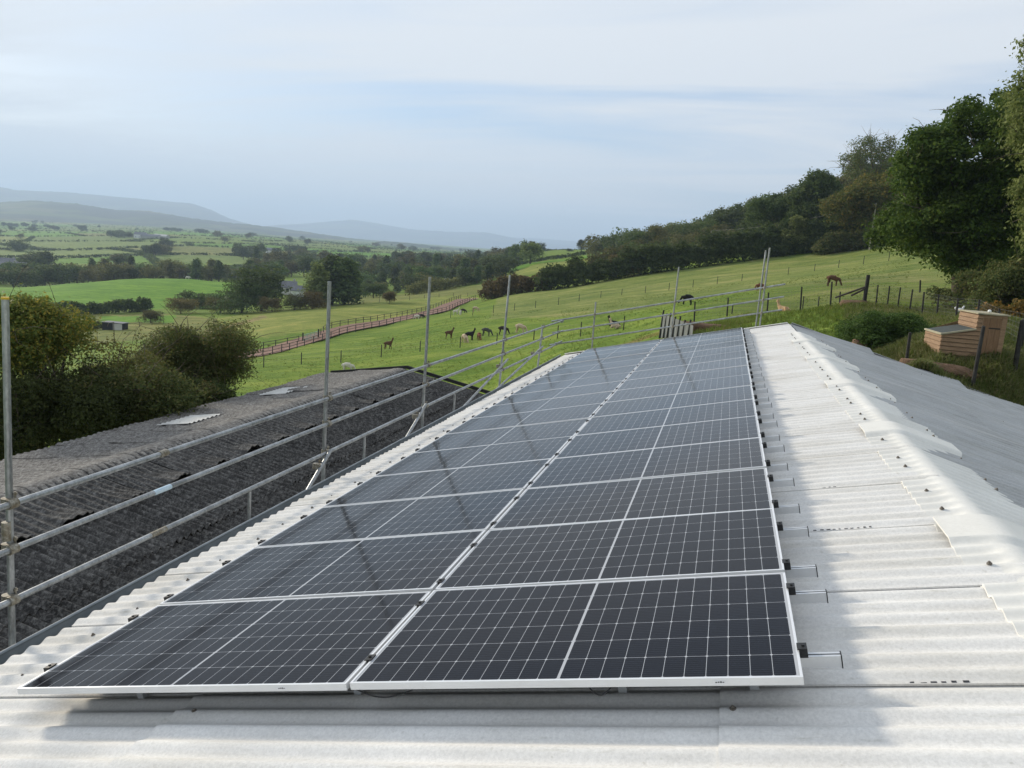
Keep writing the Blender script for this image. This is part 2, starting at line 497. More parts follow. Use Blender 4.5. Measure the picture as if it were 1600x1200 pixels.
# far patchwork: jittered cells, each one field
cell = 185.0
SEED = {}


def seeds(i, j):
    if (i, j) not in SEED:
        r = random.Random(i * 7919 + j * 104729 + 5)
        c = r.choice([G_PAST, G_BRIGHT, G_BRIGHT, G_PALE, G_OLIVE, (.15, .21, .05), (.165, .225, .055), (.10, .20, .03), (.14, .21, .045), (.12, .23, .025)])
        SEED[(i, j)] = ((i + r.uniform(.1, .9)) * cell, (j + r.uniform(.15, .85)) * cell * 1.3, c)
    return SEED[(i, j)]


def far_cells(x, y):
    """nearest seed colour, and difference of the two nearest distances"""
    i0 = np.floor(x / cell).astype(int); j0 = np.floor(y / (cell * 1.3)).astype(int)
    best = np.full(len(x), 1e18); sec = np.full(len(x), 1e18); col = np.zeros((len(x), 3))
    for di in (-1, 0, 1):
        for dj in (-1, 0, 1):
            key = np.stack([i0 + di, j0 + dj], 1)
            uq, inv = np.unique(key, axis=0, return_inverse=True)
            sd = [seeds(int(a), int(b)) for a, b in uq]
            sx = np.array([s[0] for s in sd])[inv.ravel()]; sy = np.array([s[1] for s in sd])[inv.ravel()]
            cc = np.array([s[2] for s in sd])[inv.ravel()]
            d = np.hypot(x - sx, (y - sy) * .75)
            nb = d < best
            sec = np.where(nb, best, np.minimum(sec, d))
            col = np.where(nb[:, None], cc, col)
            best = np.where(nb, d, best)
    return col, sec - best


def build_terrain():
    az_in = np.radians(np.arange(-42, 42.01, .14))
    az_out = np.radians(np.concatenate([np.arange(44, 360 - 42, 3.0)]))
    az = np.concatenate([az_in, az_out])
    rad = np.concatenate([[.3, 3.0], np.exp(np.arange(math.log(5), math.log(9300), .0135))])
    PHg, RG = np.meshgrid(az, rad, indexing='ij')
    x = CAM[0] + RG * np.sin(PHg + PHI0); y = CAM[1] + RG * np.cos(PHg + PHI0)
    xf, yf = x.ravel(), y.ravel()
    z = height(xf, yf)
    # small undulations of pasture
    z += .10 * np.sin(xf * .21 + 1.3 * np.sin(yf * .13)) * np.clip((RG.ravel() - 45) / 30, 0, 1) + .05 * np.sin(yf * .47 + xf * .31) * np.clip((RG.ravel() - 45) / 30, 0, 1)
    fp = (xf > -1.3) & (xf < 15.3) & (yf < ROOF_END + .15) & (yf > -9)
    rz = AP[2] - .3 - np.where(xf > AP[0], (xf - AP[0]) * math.tan(B), (AP[0] - xf) * math.tan(A))
    z = np.where(fp, np.minimum(z, rz - .5), z)
    fo = (xf > -8.9) & (xf < -2.0) & (yf < 19.9) & (yf > -7); z = np.where(fo, np.minimum(z, -4.4), z)
    v = np.stack([xf, yf, z], 1)
    na, nr = len(az), len(rad)
    ii, jj = np.meshgrid(np.arange(na), np.arange(nr - 1), indexing='ij')
    ii2 = (ii + 1) % na
    f = np.stack([ii * nr + jj, ii * nr + jj + 1, ii2 * nr + jj + 1, ii2 * nr + jj], 2).reshape(-1, 4)[:, ::-1]
    me = np_mesh('ground', v, f, [MT['grass']], smooth=True)
    # albedo per point
    ph, u = polar(xf, yf)
    col = np.tile(np.array(G_PAST), (len(xf), 1)).astype(float)
    far = RG.ravel() > 545
    fc, _ = far_cells(xf[far], yf[far]); col[far] = fc
    for c, p in FIELDS:
        k = in_poly(ph, u, p); col[k] = c
    # wear: bare reddish soil in places with a shape of their own
    for (px, py, D, rx, c, s) in [(1105, 513, 47, 2.4, (.17, .085, .045), 1), (1335, 478, 50, 2.2, (.19, .11, .06), 1), (1000, 510, 52, 2.6, (.17, .12, .05), .7), (1480, 572, 25, 1.6, (.14, .09, .05), 1),
                                   (1610, 645, 25.4, .8, (.18, .10, .06), .8), (1180, 492, 54, 1.5, (.17, .10, .05), .8), (1500, 480, 40, 3.5, (.16, .10, .05), .8), (1370, 455, 70, 14, (.19, .185, .075), .55), (1330, 440, 95, 10, (.17, .18, .07), .5)]:
        q = gp(px, py, D)
        d = np.hypot(xf - q[0], (yf - q[1]) * .7) / rx
        w = np.clip(1.5 - d * 1.3 + .35 * np.sin(xf * 2.1) * np.sin(yf * 1.7), 0, 1) * s
        col = col * (1 - w[:, None]) + np.array(c) * w[:, None]
    at = me.color_attributes.new('albedo', 'FLOAT_COLOR', 'POINT')
    at.data.foreach_set('color', np.concatenate([col, np.ones((len(col), 1))], 1).astype(np.float32).ravel())
    o = link(bpy.data.objects.new('ground', me)); tag(o, kind='structure')
    return o


def grass_mat():
    m, nt, b = new_mat('pasture')
    at = nt.nodes.new('ShaderNodeAttribute'); at.attribute_name = 'albedo'
    vec = mapping(nt)
    streak = mapping(nt, (.5, 1.5, 1), (0, 0, .5))
    n1 = noise(nt, vec, .05, 5, .6); n2 = noise(nt, streak, .55, 6, .7, .6); n3 = noise(nt, vec, 5.0, 5, .75)
    r1 = ramp(nt, n1.outputs[0], [(.3, (.78, .84, .8)), (.7, (1.12, 1.06, 1.1))]).outputs[0]
    r2 = ramp(nt, n2.outputs[0], [(.28, (.62, .70, .60)), (.5, (.98, .98, .95)), (.72, (1.38, 1.22, 1.35))]).outputs[0]
    n4 = noise(nt, mapping(nt, (.35, 1.0, 1), (0, 0, .35)), .22, 5, .65, .8)
    r4 = ramp(nt, n4.outputs[0], [(.36, (.74, .82, .80)), (.5, (1, 1, 1)), (.64, (1.42, 1.22, 1.55))]).outputs[0]
    r3 = ramp(nt, n3.outputs[0], [(.3, (.55, .60, .55)), (.7, (1.35, 1.28, 1.25))]).outputs[0]
    c = mixc(nt, 1, at.outputs[0], r1, 'MULTIPLY'); c = mixc(nt, 1, c, r2, 'MULTIPLY'); c = mixc(nt, 1, c, r3, 'MULTIPLY'); c = mixc(nt, 1, c, r4, 'MULTIPLY')
    spk = ramp(nt, noise(nt, vec, 1.4, 5, .7).outputs[0], [(.33, (.58, .66, .55)), (.42, (1, 1, 1))]).outputs[0]
    c = mixc(nt, 1, c, spk, 'MULTIPLY')
    tuft = ramp(nt, noise(nt, streak, 1.7, 4, .6).outputs[0], [(.62, (0, 0, 0)), (.72, (1, 1, 1))]).outputs[0]
    c = mixc(nt, math_n(nt, 'MULTIPLY', tuft, .35), c, (.20, .19, .075))
    nt.links.new(c, b.inputs['Base Color']); b.inputs['Roughness'].default_value = .9; b.inputs['Specular IOR Level'].default_value = .05
    h = math_n(nt, 'ADD', n2.outputs[0], math_n(nt, 'MULTIPLY', n3.outputs[0], .5))
    bump(nt, b, h, .6, .18)
    return m


MT['grass'] = grass_mat()
GROUND = build_terrain()

# ------------------------------------------------------------------ the white barn
CORR = 1.035 / 7                    # corrugation pitch; seven to a sheet
LAP0 = .297                         # a side lap in the survey


def prof(t, depth=.025):             # 0 at crowns, -depth in troughs
    return -depth * (.5 - .5 * np.cos(2 * PI * (t - LAP0) / CORR + PI)) ** 1.0


def sheet_field(mb_v, mb_f, fr, s_bands, k0, k1, base, depth, lift=.008, seg=10, wave=None, bandlift=.012, thick=.007):
    """corrugated sheets with real side and end laps. fr(s,t,n)->xyz; base -> crown height"""
    for bi, (s0, s1) in enumerate(s_bands):
        for k in range(k0, k1):
            t0 = LAP0 + 1.035 * k
            ts = np.linspace(t0, t0 + 1.035 + CORR * .55, int(7.55 * seg) + 1)
            ns = 5 if wave is None else 9
            ss = np.linspace(s0, s1, ns)
            T, S = np.meshgrid(ts, ss, indexing='ij')
            up = lift * (1 - (T - t0) / 1.2)
            lowf = (1 - (S - s0) / (s1 - s0))
            N = base + prof(T, depth) + up + (bandlift * lowf if bi > 0 else 0)
            N = N + rng.normal(0, .0012)
            if wave is not None: N, S = wave(bi, k, T - t0, S, N, s0, s1)
            top = np.stack([S, T, N], 2)
            nt_, ns_ = T.shape
            b = len(mb_v)
            mb_v += [fr(*q) for q in top.reshape(-1, 3)]
            for i in range(nt_ - 1):
                for j in range(ns_ - 1):
                    mb_f.append((b + i * ns_ + j, b + i * ns_ + j + 1, b + (i + 1) * ns_ + j + 1, b + (i + 1) * ns_ + j)[::-1])
            # near-side edge and lower edge thickness
            b2 = len(mb_v)
            mb_v += [fr(q[0], q[1], q[2] - thick) for q in top[0]]
            for j in range(ns_ - 1): mb_f.append((b + j, b + j + 1, b2 + j + 1, b2 + j))
            b3 = len(mb_v)
            mb_v += [fr(q[0], q[1], q[2] - thick) for q in top[:, 0]]
            for i in range(nt_ - 1): mb_f.append((b + i * ns_, b + (i + 1) * ns_, b3 + i + 1, b3 + i)[::-1])


def quads_obj(name, v, f, mats, parent=None, smooth=True):
    me = np_mesh(name, np.array(v), np.array(f), mats, smooth=smooth)
    return link(bpy.data.objects.new(name, me), parent)


def auto_smooth(o, ang=40):
    o.data.set_sharp_from_angle(angle=math.radians(ang))


KEND = int((ROOF_END - LAP0) / 1.035)
barn = empty('barn', (5, 7, -3))
tag(barn, 'long barn with a clean white corrugated roof that carries the solar panels', 'barn')


def par(o, parent):               # parent an object whose mesh is in world coordinates
    o.parent = parent
    o.matrix_parent_inverse = Matrix.Translation(parent.location).inverted() if parent.rotation_euler.z == 0 else parent.matrix_basis.inverted()
    return o


v, f = [], []
sheet_field(v, f, W, [(-1.03, 1.04), (.98, 3.92), (3.848, S_RIDGE - .02)], -6, KEND + 1, -.2, .025, lift=.015, thick=.010)
rs = quads_obj('roof_slope', v, f, [MT['sheet']]); auto_smooth(rs); par(rs, barn)
tag(rs, 'sunlit pale roof slope under the panels')


def far_wave(bi, k, tt, S, N, s0, s1):
    # the upper course sits a little proud along part of each sheet
    q = np.clip(1 - (S - s0) / .5, 0, 1) if bi == 0 else 0
    if bi == 0: N = N + .05 * np.clip((S - (s1 - .9)) / .9, 0, 1) * np.clip(np.sin(PI * tt / 1.1), 0, 1)
    return N, S


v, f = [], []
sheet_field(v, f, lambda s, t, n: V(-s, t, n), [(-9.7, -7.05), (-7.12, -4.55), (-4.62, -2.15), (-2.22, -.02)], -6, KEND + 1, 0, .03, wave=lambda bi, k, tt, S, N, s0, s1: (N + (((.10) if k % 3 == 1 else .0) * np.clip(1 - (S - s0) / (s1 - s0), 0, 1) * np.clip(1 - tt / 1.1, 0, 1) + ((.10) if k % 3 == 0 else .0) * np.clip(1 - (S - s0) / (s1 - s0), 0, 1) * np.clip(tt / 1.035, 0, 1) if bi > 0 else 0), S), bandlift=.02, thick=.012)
rs2 = quads_obj('roof_slope', v, f, [MT['sheet_shaded']]); auto_smooth(rs2); par(rs2, barn)
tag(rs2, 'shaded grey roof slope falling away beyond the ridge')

# ridge caps: one moulded piece per metre, every third with a raised plain socket at its far end
CAP0 = 2.333 - 3 * 1.052


def cap_piece(i):
    t1 = CAP0 + 1.052 * (i + 1); t0 = t1 - 1.052
    hump = (i % 3 == 2)
    ts = np.linspace(t0 - .10, t1, 96)
    ws = np.concatenate([np.linspace(-.30, -.10, 5), np.linspace(-.08, .08, 7), np.linspace(.12, .60, 7)])
    C0 = AP
    nrm_l = np.array([-math.sin(A), 0, math.cos(A)]); nrm_r = np.array([math.sin(B), 0, math.cos(B)])
    vs, fs = [], []
    for t in ts:
        for w in ws:
            plain = 0.0
            if hump: plain = np.clip((t - (t1 - .46)) / .07, 0, 1)
            cf = np.clip((abs(w) - .05) / (.09 if w < 0 else .14), 0, 1) * (1 - plain)
            p_ = float(prof(t, .026 if w < 0 else .024)) * cf - (1 - cf) * .008
            lift = .011 + .014 * (t - t0) / 1.05 + .030 * plain + .006 * (1 - cf)
            n = p_ + lift
            a = np.clip((w + .08) / .16, 0, 1)
            nn = nrm_l * (1 - a) + nrm_r * a; nn /= np.linalg.norm(nn)
            if w < 0: base = C0 + w * np.array([math.cos(A), 0, math.sin(A)])
            else: base = C0 + w * np.array([math.cos(B), 0, -math.sin(B)])
            drop = .008 * max(0, 1 - abs(w) / .07) ** 2
            ed = -.05 * plain if False else 0
            vs.append(base + np.array([0, t, 0]) + nn * (n - drop))
    nw = len(ws)
    for a in range(len(ts) - 1):
        for b in range(nw - 1):
            fs.append((a * nw + b, a * nw + b + 1, (a + 1) * nw + b + 1, (a + 1) * nw + b))
    # edges: thickness all round
    top = np.array(vs); nt_ = len(ts)
    ring = [j for j in range(nw)] + [i2 * nw + nw - 1 for i2 in range(1, nt_)] + [(nt_ - 1) * nw + j for j in range(nw - 2, -1, -1)] + [i2 * nw for i2 in range(nt_ - 2, 0, -1)]
    b0 = len(vs)
    for r_ in ring: vs.append(top[r_] - np.array([0, 0, .011]))
    m_ = len(ring)
    for q in range(m_): fs.append((ring[q], b0 + q, b0 + (q + 1) % m_, ring[(q + 1) % m_]))
    o = quads_obj('ridge_cap', vs, fs, [MT['cap']]); auto_smooth(o, 32)
    if hump: tag(o, 'ridge cap with a raised plain socket at its far end')
    return o


def bolt_bm():
    m = MB()
    m.tube((0, 0, -.004), (0, 0, .003), .0155, .0145, 12, 0)
    m.tube((0, 0, .003), (0, 0, .011), .009, .008, 6, 0, smooth=False)
    m.tube((0, 0, .011), (0, 0, .015), .005, .003, 6, 0)
    return m


bolt0 = bolt_bm().build('roof_bolt', MT['bolt'])
BOLT_ME = bolt0.data
bpy.data.objects.remove(bolt0)


def rot_align(nrm):
    return Vector(nrm).to_track_quat('Z', 'Y').to_matrix().to_4x4()


ncap = 0
for i in range(-3, 17):
    if CAP0 + 1.052 * i > ROOF_END - .2: break
    o = cap_piece(i); par(o, barn)
    for w in (-.19, .52):
        for q in (.30, .62):
            t = CAP0 + 1.052 * (i + q)
            k_ = round((t - LAP0 - CORR / 2) / CORR); t = LAP0 + CORR / 2 + k_ * CORR
            if t < .2: continue
            if w < 0: p = W(S_RIDGE + w, t, -.2 + .022); nn = (-math.sin(A), 0, math.cos(A))
            else: p = V(w, t, .020); nn = (math.sin(B), 0, math.cos(B))
            bo = link(bpy.data.objects.new('cap_bolt', BOLT_ME))
            bo.matrix_world = Matrix.Translation(p) @ rot_align(nn)
            bo.parent = o; bo.matrix_parent_inverse = Matrix.Translation(barn.location).inverted() @ Matrix.Identity(4)
            bo.matrix_parent_inverse = Matrix.Identity(4)
nb = 0
for k in range(-1, KEND + 1):      # two fixings per sheet along the eave, each on a crown
    for q in (1, 5):
        t = LAP0 + 1.035 * k + (q + .5) * CORR
        if not .2 < t < ROOF_END - .1: continue
        bo = link(bpy.data.objects.new('roof_bolt', BOLT_ME)); bo.matrix_world = Matrix.Translation(W(-.60, t, -.192)) @ rot_align((-math.sin(A), 0, math.cos(A)))
        par(bo, barn); nb += 1
for (s, t) in [(3.905, .06), (1.10, .06)]:
    bo = link(bpy.data.objects.new('roof_bolt', BOLT_ME)); bo.matrix_world = Matrix.Translation(W(s, LAP0 - 1.5 * CORR, -.185)) @ rot_align((-math.sin(A), 0, math.cos(A)))
    par(bo, barn)
for k in range(2, KEND):
    for d in (2.0, 3.3, 4.4):
        t = LAP0 + 1.035 * k + (1.5 + 2 * (k % 2)) * CORR
        if nb > 96: break
        bo = link(bpy.data.objects.new('roof_bolt', BOLT_ME)); bo.matrix_world = Matrix.Translation(V(d, t, .006)) @ rot_align((math.sin(B), 0, math.cos(B)))
        par(bo, barn); nb += 1

# printed lettering left showing along three sheet edges: dark broken marks
for lapk, sa, sb, n_let in [(0, 4.33, 4.88, 14), (2, 4.45, 4.83, 13), (3, 4.33, 4.72, 14)]:
    m = MB(); t = LAP0 + 1.035 * lapk
    x = sa; rr = random.Random(lapk + 3)
    while x < sb:
        wd = rr.uniform(.012, .026); hgt = rr.uniform(.008, .014)
        tt0 = t + .004; n0 = -.2 + float(prof(t + .004)) + .0195
        p4 = [W(x, tt0, n0), W(x + wd, tt0, n0), W(x + wd, tt0 + hgt, n0 - .0012 + float(prof(t + .004 + hgt) - prof(t + .004))), W(x, tt0 + hgt, n0 - .0012 + float(prof(t + .004 + hgt) - prof(t + .004)))]
        p4 = [q + np.array([0, 0, .003]) for q in p4]
        m.add(p4, [(0, 1, 2, 3)])
        if rr.random() < .5: m.add([q + np.array([wd * .3, 0, .0005]) for q in p4[2:]] + [p4[2] + np.array([wd * .3 - .006, .008, .0]), p4[3] + np.array([wd * .3 + .004, .008, 0])], [(0, 1, 2, 3)])
        x += wd + rr.uniform(.012, .026)
    tag(par(m.build('printed_mark', MT['mark']), barn), kind='stuff')

# walls, verge trims, gutter
m = MB()
zl = W(-1.0, 0, -.3)[2]
m.box((-.80, ROOF_START, -5.2), (-.62, ROOF_END - .28, zl))
par(m.build('side_wall', MT['wall']), barn)
pr = V(9.5, 0, -.1)
for (y0, y1) in ((ROOF_END - .28, ROOF_END - .10), (ROOF_START - .1, ROOF_START + .1)):
    m = MB()
    prof2 = [(-.8, -5.2), (14.3, -5.2), (14.3, pr[2] - .05), (AP[0], AP[2] - .12), (-.8, zl)]
    n = len(prof2)
    m.add([(x, y0, z) for x, z in prof2] + [(x, y1, z) for x, z in prof2], [tuple(range(n)), tuple(reversed(range(n, 2 * n)))] + [(i, n + i, n + (i + 1) % n, (i + 1) % n) for i in range(n)])
    par(m.build('gable_wall', MT['wall']), barn)
m = MB()
m.box((14.1, ROOF_START, -5.2), (14.28, ROOF_END - .28, pr[2] - .05))
par(m.build('side_wall', MT['wall']), barn)
m = MB()
ye = LAP0 + 1.035 * (KEND + 1) + CORR * .55 + .02
m.box((-1.03, ye, -.34), (S_RIDGE - .05, ye + .03, -.165), frame=W)
m.box((-1.03, ye - .10, -.172), (S_RIDGE - .05, ye + .03, -.160), frame=W)
par(m.build('verge_trim', MT['cap']), barn)
m = MB()
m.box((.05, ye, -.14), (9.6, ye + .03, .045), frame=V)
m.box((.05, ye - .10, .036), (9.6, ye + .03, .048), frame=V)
par(m.build('verge_trim', MT['sheet_shaded']), barn)
# box gutter under the eave, its outer lip rolled
m = MB()
gx0 = W(-1.03, 0, -.2)[0] + .04; gz0 = W(-1.03, 0, -.2)[2]
gx1 = gx0 - .185
m.box((gx1, ROOF_START, gz0 - .165), (gx0, ye, gz0 - .155))
m.box((gx1, ROOF_START, gz0 - .155), (gx1 + .006, ye, gz0 - .030))
m.tube((gx1, ROOF_START, gz0 - .026), (gx1, ye, gz0 - .026), .014, n=8)
par(m.build('gutter', MT['gutter']), barn)

# ------------------------------------------------------------------ solar panels
ORD = ['first', 'second', 'third', 'fourth', 'fifth', 'sixth', 'seventh', 'eighth', 'ninth', 'tenth', 'eleventh', 'twelfth', 'thirteenth', 'fourteenth', 'fifteenth', 'sixteenth']
PW, PH, PT = 2.094, 1.134, .035
M4 = Matrix([[*MR[0], 0], [*MR[1], 0], [*MR[2], 0], [0, 0, 0, 1]])


def frame_bm():
    m = MB(); l = .0115
    z0, z1 = -PT, 0
    m.box((0, 0, z0), (PW, l, z1)); m.box((0, PH - l, z0), (PW, PH, z1))
    m.box((0, l, z0), (l, PH - l, z1)); m.box((PW - l, l, z0), (PW, PH - l, z1))
    m.box((l, l, z0), (PW - l, l + .02, z0 + .002)); m.box((l, PH - l - .02, z0), (PW - l, PH - l, z0 + .002))
    return m


fr0 = frame_bm().build('frame', MT['alu']); FR_ME = fr0.data; bpy.data.objects.remove(fr0)
g = MB(); g.box((.0115, .0115, -.0065), (PW - .0115, PH - .0115, -.0018))
g0 = g.build('glass', MT['cells']); GL_ME = g0.data; bpy.data.objects.remove(g0)
RAILS = []
for c, (s0, cname) in enumerate([(0.0, 'along the eave side'), (2.114, 'on the ridge side')]):
    for k in range(16):
        t = empty('solar_panel')
        t.matrix_world = Matrix.Translation(W(s0 + random.uniform(-.003, .003), 1.154 * k, random.uniform(-.002, .002))) @ M4 @ Matrix.Rotation(math.radians(random.uniform(-.18, .18)), 4, 'Y') @ Matrix.Rotation(math.radians(random.uniform(-.12, .12)), 4, 'X')
        tag(t, f'{ORD[k]} solar panel from the near end in the column {cname}', 'solar panel', 'solar panels in two columns on the white roof')
        link(bpy.data.objects.new('frame', FR_ME), t)
        link(bpy.data.objects.new('glass', GL_ME), t)
        if k == 0:
            u0 = 1.70 if c == 0 else 1.73
            m = MB(); m.box((u0, -.0012, -.027), (u0 + .055, 0.0, -.011))
            st = m.build('frame_sticker', MT['sticker'], t)
            m = MB()
            for q in range(4): m.box((u0 + .009 + q * .010, -.002, -.021 + .001 * (q % 2)), (u0 + .016 + q * .010, -.0012, -.0165 + .001 * (q % 3)))
            m.build('sticker_print', MT['mark'], st)

# rails up the slope under the panels, with clamps
ROWT = [(.25, .93), (1.28, 1.955), (2.45, 3.15), (3.64, 4.33), (4.80, 5.51)] + [(1.154 * k + .20, 1.154 * k + .90) for k in range(5, 16)]
for k, pr_ in enumerate(ROWT):
    for h, t in enumerate(pr_):
        r_ = empty('mounting_rail'); r_.matrix_world = Matrix.Translation(W(0, t, -PT)) @ M4
        tag(r_, f"aluminium rail under the {'near' if h == 0 else 'far'} half of the {ORD[k]} panel pair from the near end", 'mounting rail', 'rails under the solar panels')
        m = MB(); e = 4.208 + .17 + (.015 if h else 0)
        m.box((-.03, -.02, -.052), (e, -.016, 0)); m.box((-.03, .016, -.052), (e, .02, 0))
        m.box((-.03, -.016, -.052), (e, .016, -.048)); m.box((-.03, -.016, -.006), (e, -.006, 0)); m.box((-.03, .006, -.006), (e, .016, 0))
        m.box((-.03, -.016, -.028), (e, .016, -.025))
        m.build('rail_profile', MT['alu_rail'], r_)
        m = MB(); m.box((e, -.023, -.055), (e + .005, .023, .003)); m.build('end_cap', MT['black'], r_)
        for (x0, nm) in ((-.045, 'end_clamp'), (4.211, 'end_clamp')):
            m = MB(); sgn = 1 if x0 > 0 else 0
            m.box((x0, -.030, 0), (x0 + .034, .030, .036)); m.box((x0 - .008 * sgn, -.030, .037), (x0 + .034 + .008 * (1 - sgn), .030, .042))
            m.tube((x0 + .017, 0, .042), (x0 + .017, 0, .049), .008, n=6)
            m.build(nm, MT['black'], r_)
        m = MB(); m.box((2.084, -.030, .037), (2.124, .030, .042)); m.box((2.0955, -.030, -.004), (2.1125, .030, .037)); m.tube((2.104, 0, .042), (2.104, 0, .05), .008, n=6)
        m.build('mid_clamp', MT['black'], r_)
        for x in (.6, 2.0, 3.4, 4.0):
            m = MB(); m.box((x - .02, -.015, -.166), (x + .02, .015, -.0525)); m.build('rail_foot', MT['alu_rail'], r_)

# cable loops sagging below the near panels
for (xa, xb, lab) in [(545 + 13, 655, 'black cable sagging below the gap between the two nearest panels'), (918, 958, 'short black cable loop below the middle of the nearest ridge side panel')]:
    m = MB(); sA = onroof(xa, 1076, -.05)[0]; sB = onroof(xb, 1074, -.05)[0]
    p = [W(sA + (sB - sA) * q / 12, .02 - .03 * math.sin(PI * q / 12), -.040 - .030 * math.sin(PI * q / 12)) for q in range(13)]
    p = [W(sA, .12, -.04)] + p + [W(sB, .12, -.04)]
    m.path(p, .0035, 6)
    tag(m.build('cable', MT['black']), lab, 'cable')

# ------------------------------------------------------------------ scaffold guard rails
scaf = empty('scaffold', (-1.2, 5, -4.8))
tag(scaf, 'galvanised tube scaffold with three guard rails along the eave and across the far gable', 'scaffold')
SX, SR = -1.22, .02415


def tube_part(name, p0, p1, r=SR, mat='galv', label=None, n=14):
    m = MB(); m.tube(p0, p1, r, n=n, m=0)
    o = par(m.build(name, MT[mat]), scaf)
    if label: tag(o, label)
    return o


def coupler(p, parent=None):
    m = MB(); x, y, z = p
    m.tube((x, y, z - .035), (x, y, z + .035), .037, n=12)
    m.tube((x + .049, y - .035, z), (x + .049, y + .035, z), .037, n=12)
    m.box((x + .0, y - .028, z - .028), (x + .05, y + .028, z + .028))
    o = par(m.build('coupler', MT['galv_old']), scaf)
    m = MB(); m.tube((x + .03, y + .045, z + .02), (x + .03, y + .045, z + .075), .008, n=6); m.tube((x + .03, y + .045, z + .052), (x + .03, y + .045, z + .068), .015, n=6, smooth=False)
    b_ = par(m.build('coupler_nut', MT['galv_old']), scaf)
    return o


poles = []
for (bx, by, tx, ty) in [(12, 1010, 8, 465), (505, 760, 515, 440), (660, 670, 672, 433), (780, 605, 797, 430), (840, 575, 848, 508)]:
    b_ = onX(bx, by, SX); t_ = onX(tx, ty, SX)
    d = (b_ - t_); foot = t_ + d * ((t_[2] + 4.9) / (t_[2] - b_[2]))
    foot = np.array([SX, b_[1] + (foot[1] - b_[1]) * .3, -4.9])
    bb = np.array([SX, b_[1] - (t_[1] - b_[1]) * .0, b_[2]])
    tube_part('pole', foot, bb); tube_part('pole', bb, t_) if abs(t_[1] - b_[1]) > .12 else None
    if abs(t_[1] - b_[1]) <= .12:
        o = [q for q in scaf.children if q.name.startswith('pole')][-1]
        me = o.data; bpy.data.objects.remove(o)
        tube_part('pole', foot, t_)
    poles.append((b_, t_))
tp = poles[0][1]; m = MB(); m.tube((SX, tp[1], tp[2] - .012), (SX, tp[1], tp[2] + .004), .0255, n=14); tag(par(m.build('tape_band', MT['yellow']), scaf), 'yellow tape round the top of the nearest pole')
m = MB(); q = onX(10, 830, SX); m.tube((SX, q[1], q[2] - .07), (SX, q[1], q[2] + .07), .031, n=14); tag(par(m.build('pole_sleeve', MT['galv_old']), scaf), 'brassy joint sleeve on the nearest pole')
m = MB(); t_ = poles[3][1]; m.tube(t_ - np.array([0, 0, .02]), t_ + np.array([0, .04, .16]), .010, .003, n=6); par(m.build('pole_spigot', MT['post']), scaf)
RX = SX + .049
ends = []
for (pa, pb, pc) in [((0, 788), (505, 628), (878, 502)), ((0, 866), (508, 664), (873, 519)), ((0, 946), (504, 712), (869, 537))]:
    a = onX(*pb, RX); c = onX(*pc, RX); a0 = onX(*pa, RX)
    z = (a0[2] * .5 + a[2] * .5)
    tube_part('guard_rail', (RX, -5.5, z), (RX, a[1] - 2.0, z)); tube_part('guard_rail', (RX, a[1] - 2.0, z), (RX, c[1], c[2] * .6 + z * .4))
    ends.append((c, z))
    for (b_, t_) in poles:
        y = b_[1] + (t_[1] - b_[1]) * (z - b_[2]) / max(.3, t_[2] - b_[2])
        zz = z + (c[2] * .6 + z * .4 - z) * max(0, (y - a[1] + 2) / (c[1] - a[1] + 2))
        coupler((SX, y, zz))
# fittings on the rails near the first bay
for (x, y, mt_, r_, ln, lab, nm) in [(255, 710, 'galv_old', .031, .10, 'sleeve joining the top rail', 'rail_sleeve'), (253, 771, 'bluelabel', .0252, .22, 'pale blue label wrapped on the middle rail', 'tube_label'), (247, 828, 'galv_old', .0255, .2, 'rusty patch on the bottom rail', 'tube_patch')]:
    q = onX(x, y, RX); zi = {710: 0, 771: 1, 828: 2}[y]
    m = MB(); m.tube((RX, q[1] - ln / 2, ends[zi][1]), (RX, q[1] + ln / 2, ends[zi][1]), r_, n=14); tag(par(m.build(nm, MT[mt_]), scaf), lab)
zb = ends[2][1]
for (x, y, y2) in [(390, 770, 815), (570, 682, 722), (711, 612, 642)]:
    q = onX(x, y, RX); tube_part('stub_tube', (RX, q[1], zb - .02), (RX, q[1], -2.2), .019)
for (a, b_) in [((512, 712), (477, 772)), ((662, 638), (635, 684)), ((790, 565), (765, 592)), ((844, 545), (815, 572))]:
    p0 = onX(*a, RX + .05); p1 = onX(*b_, RX + .05); d = p1 - p0
    tube_part('brace', p0 - d * .15, p1 + d * 1.6)
    coupler((SX + .02, p0[1] + d[1] * .3, p0[2] + d[2] * .3))
# toe board behind the rails, mostly hidden
m = MB(); m.box((SX - .75, -5.5, -2.32), (SX + .02, 19.4, -2.27)); par(m.build('walkway_board', MT['polewood']), scaf)
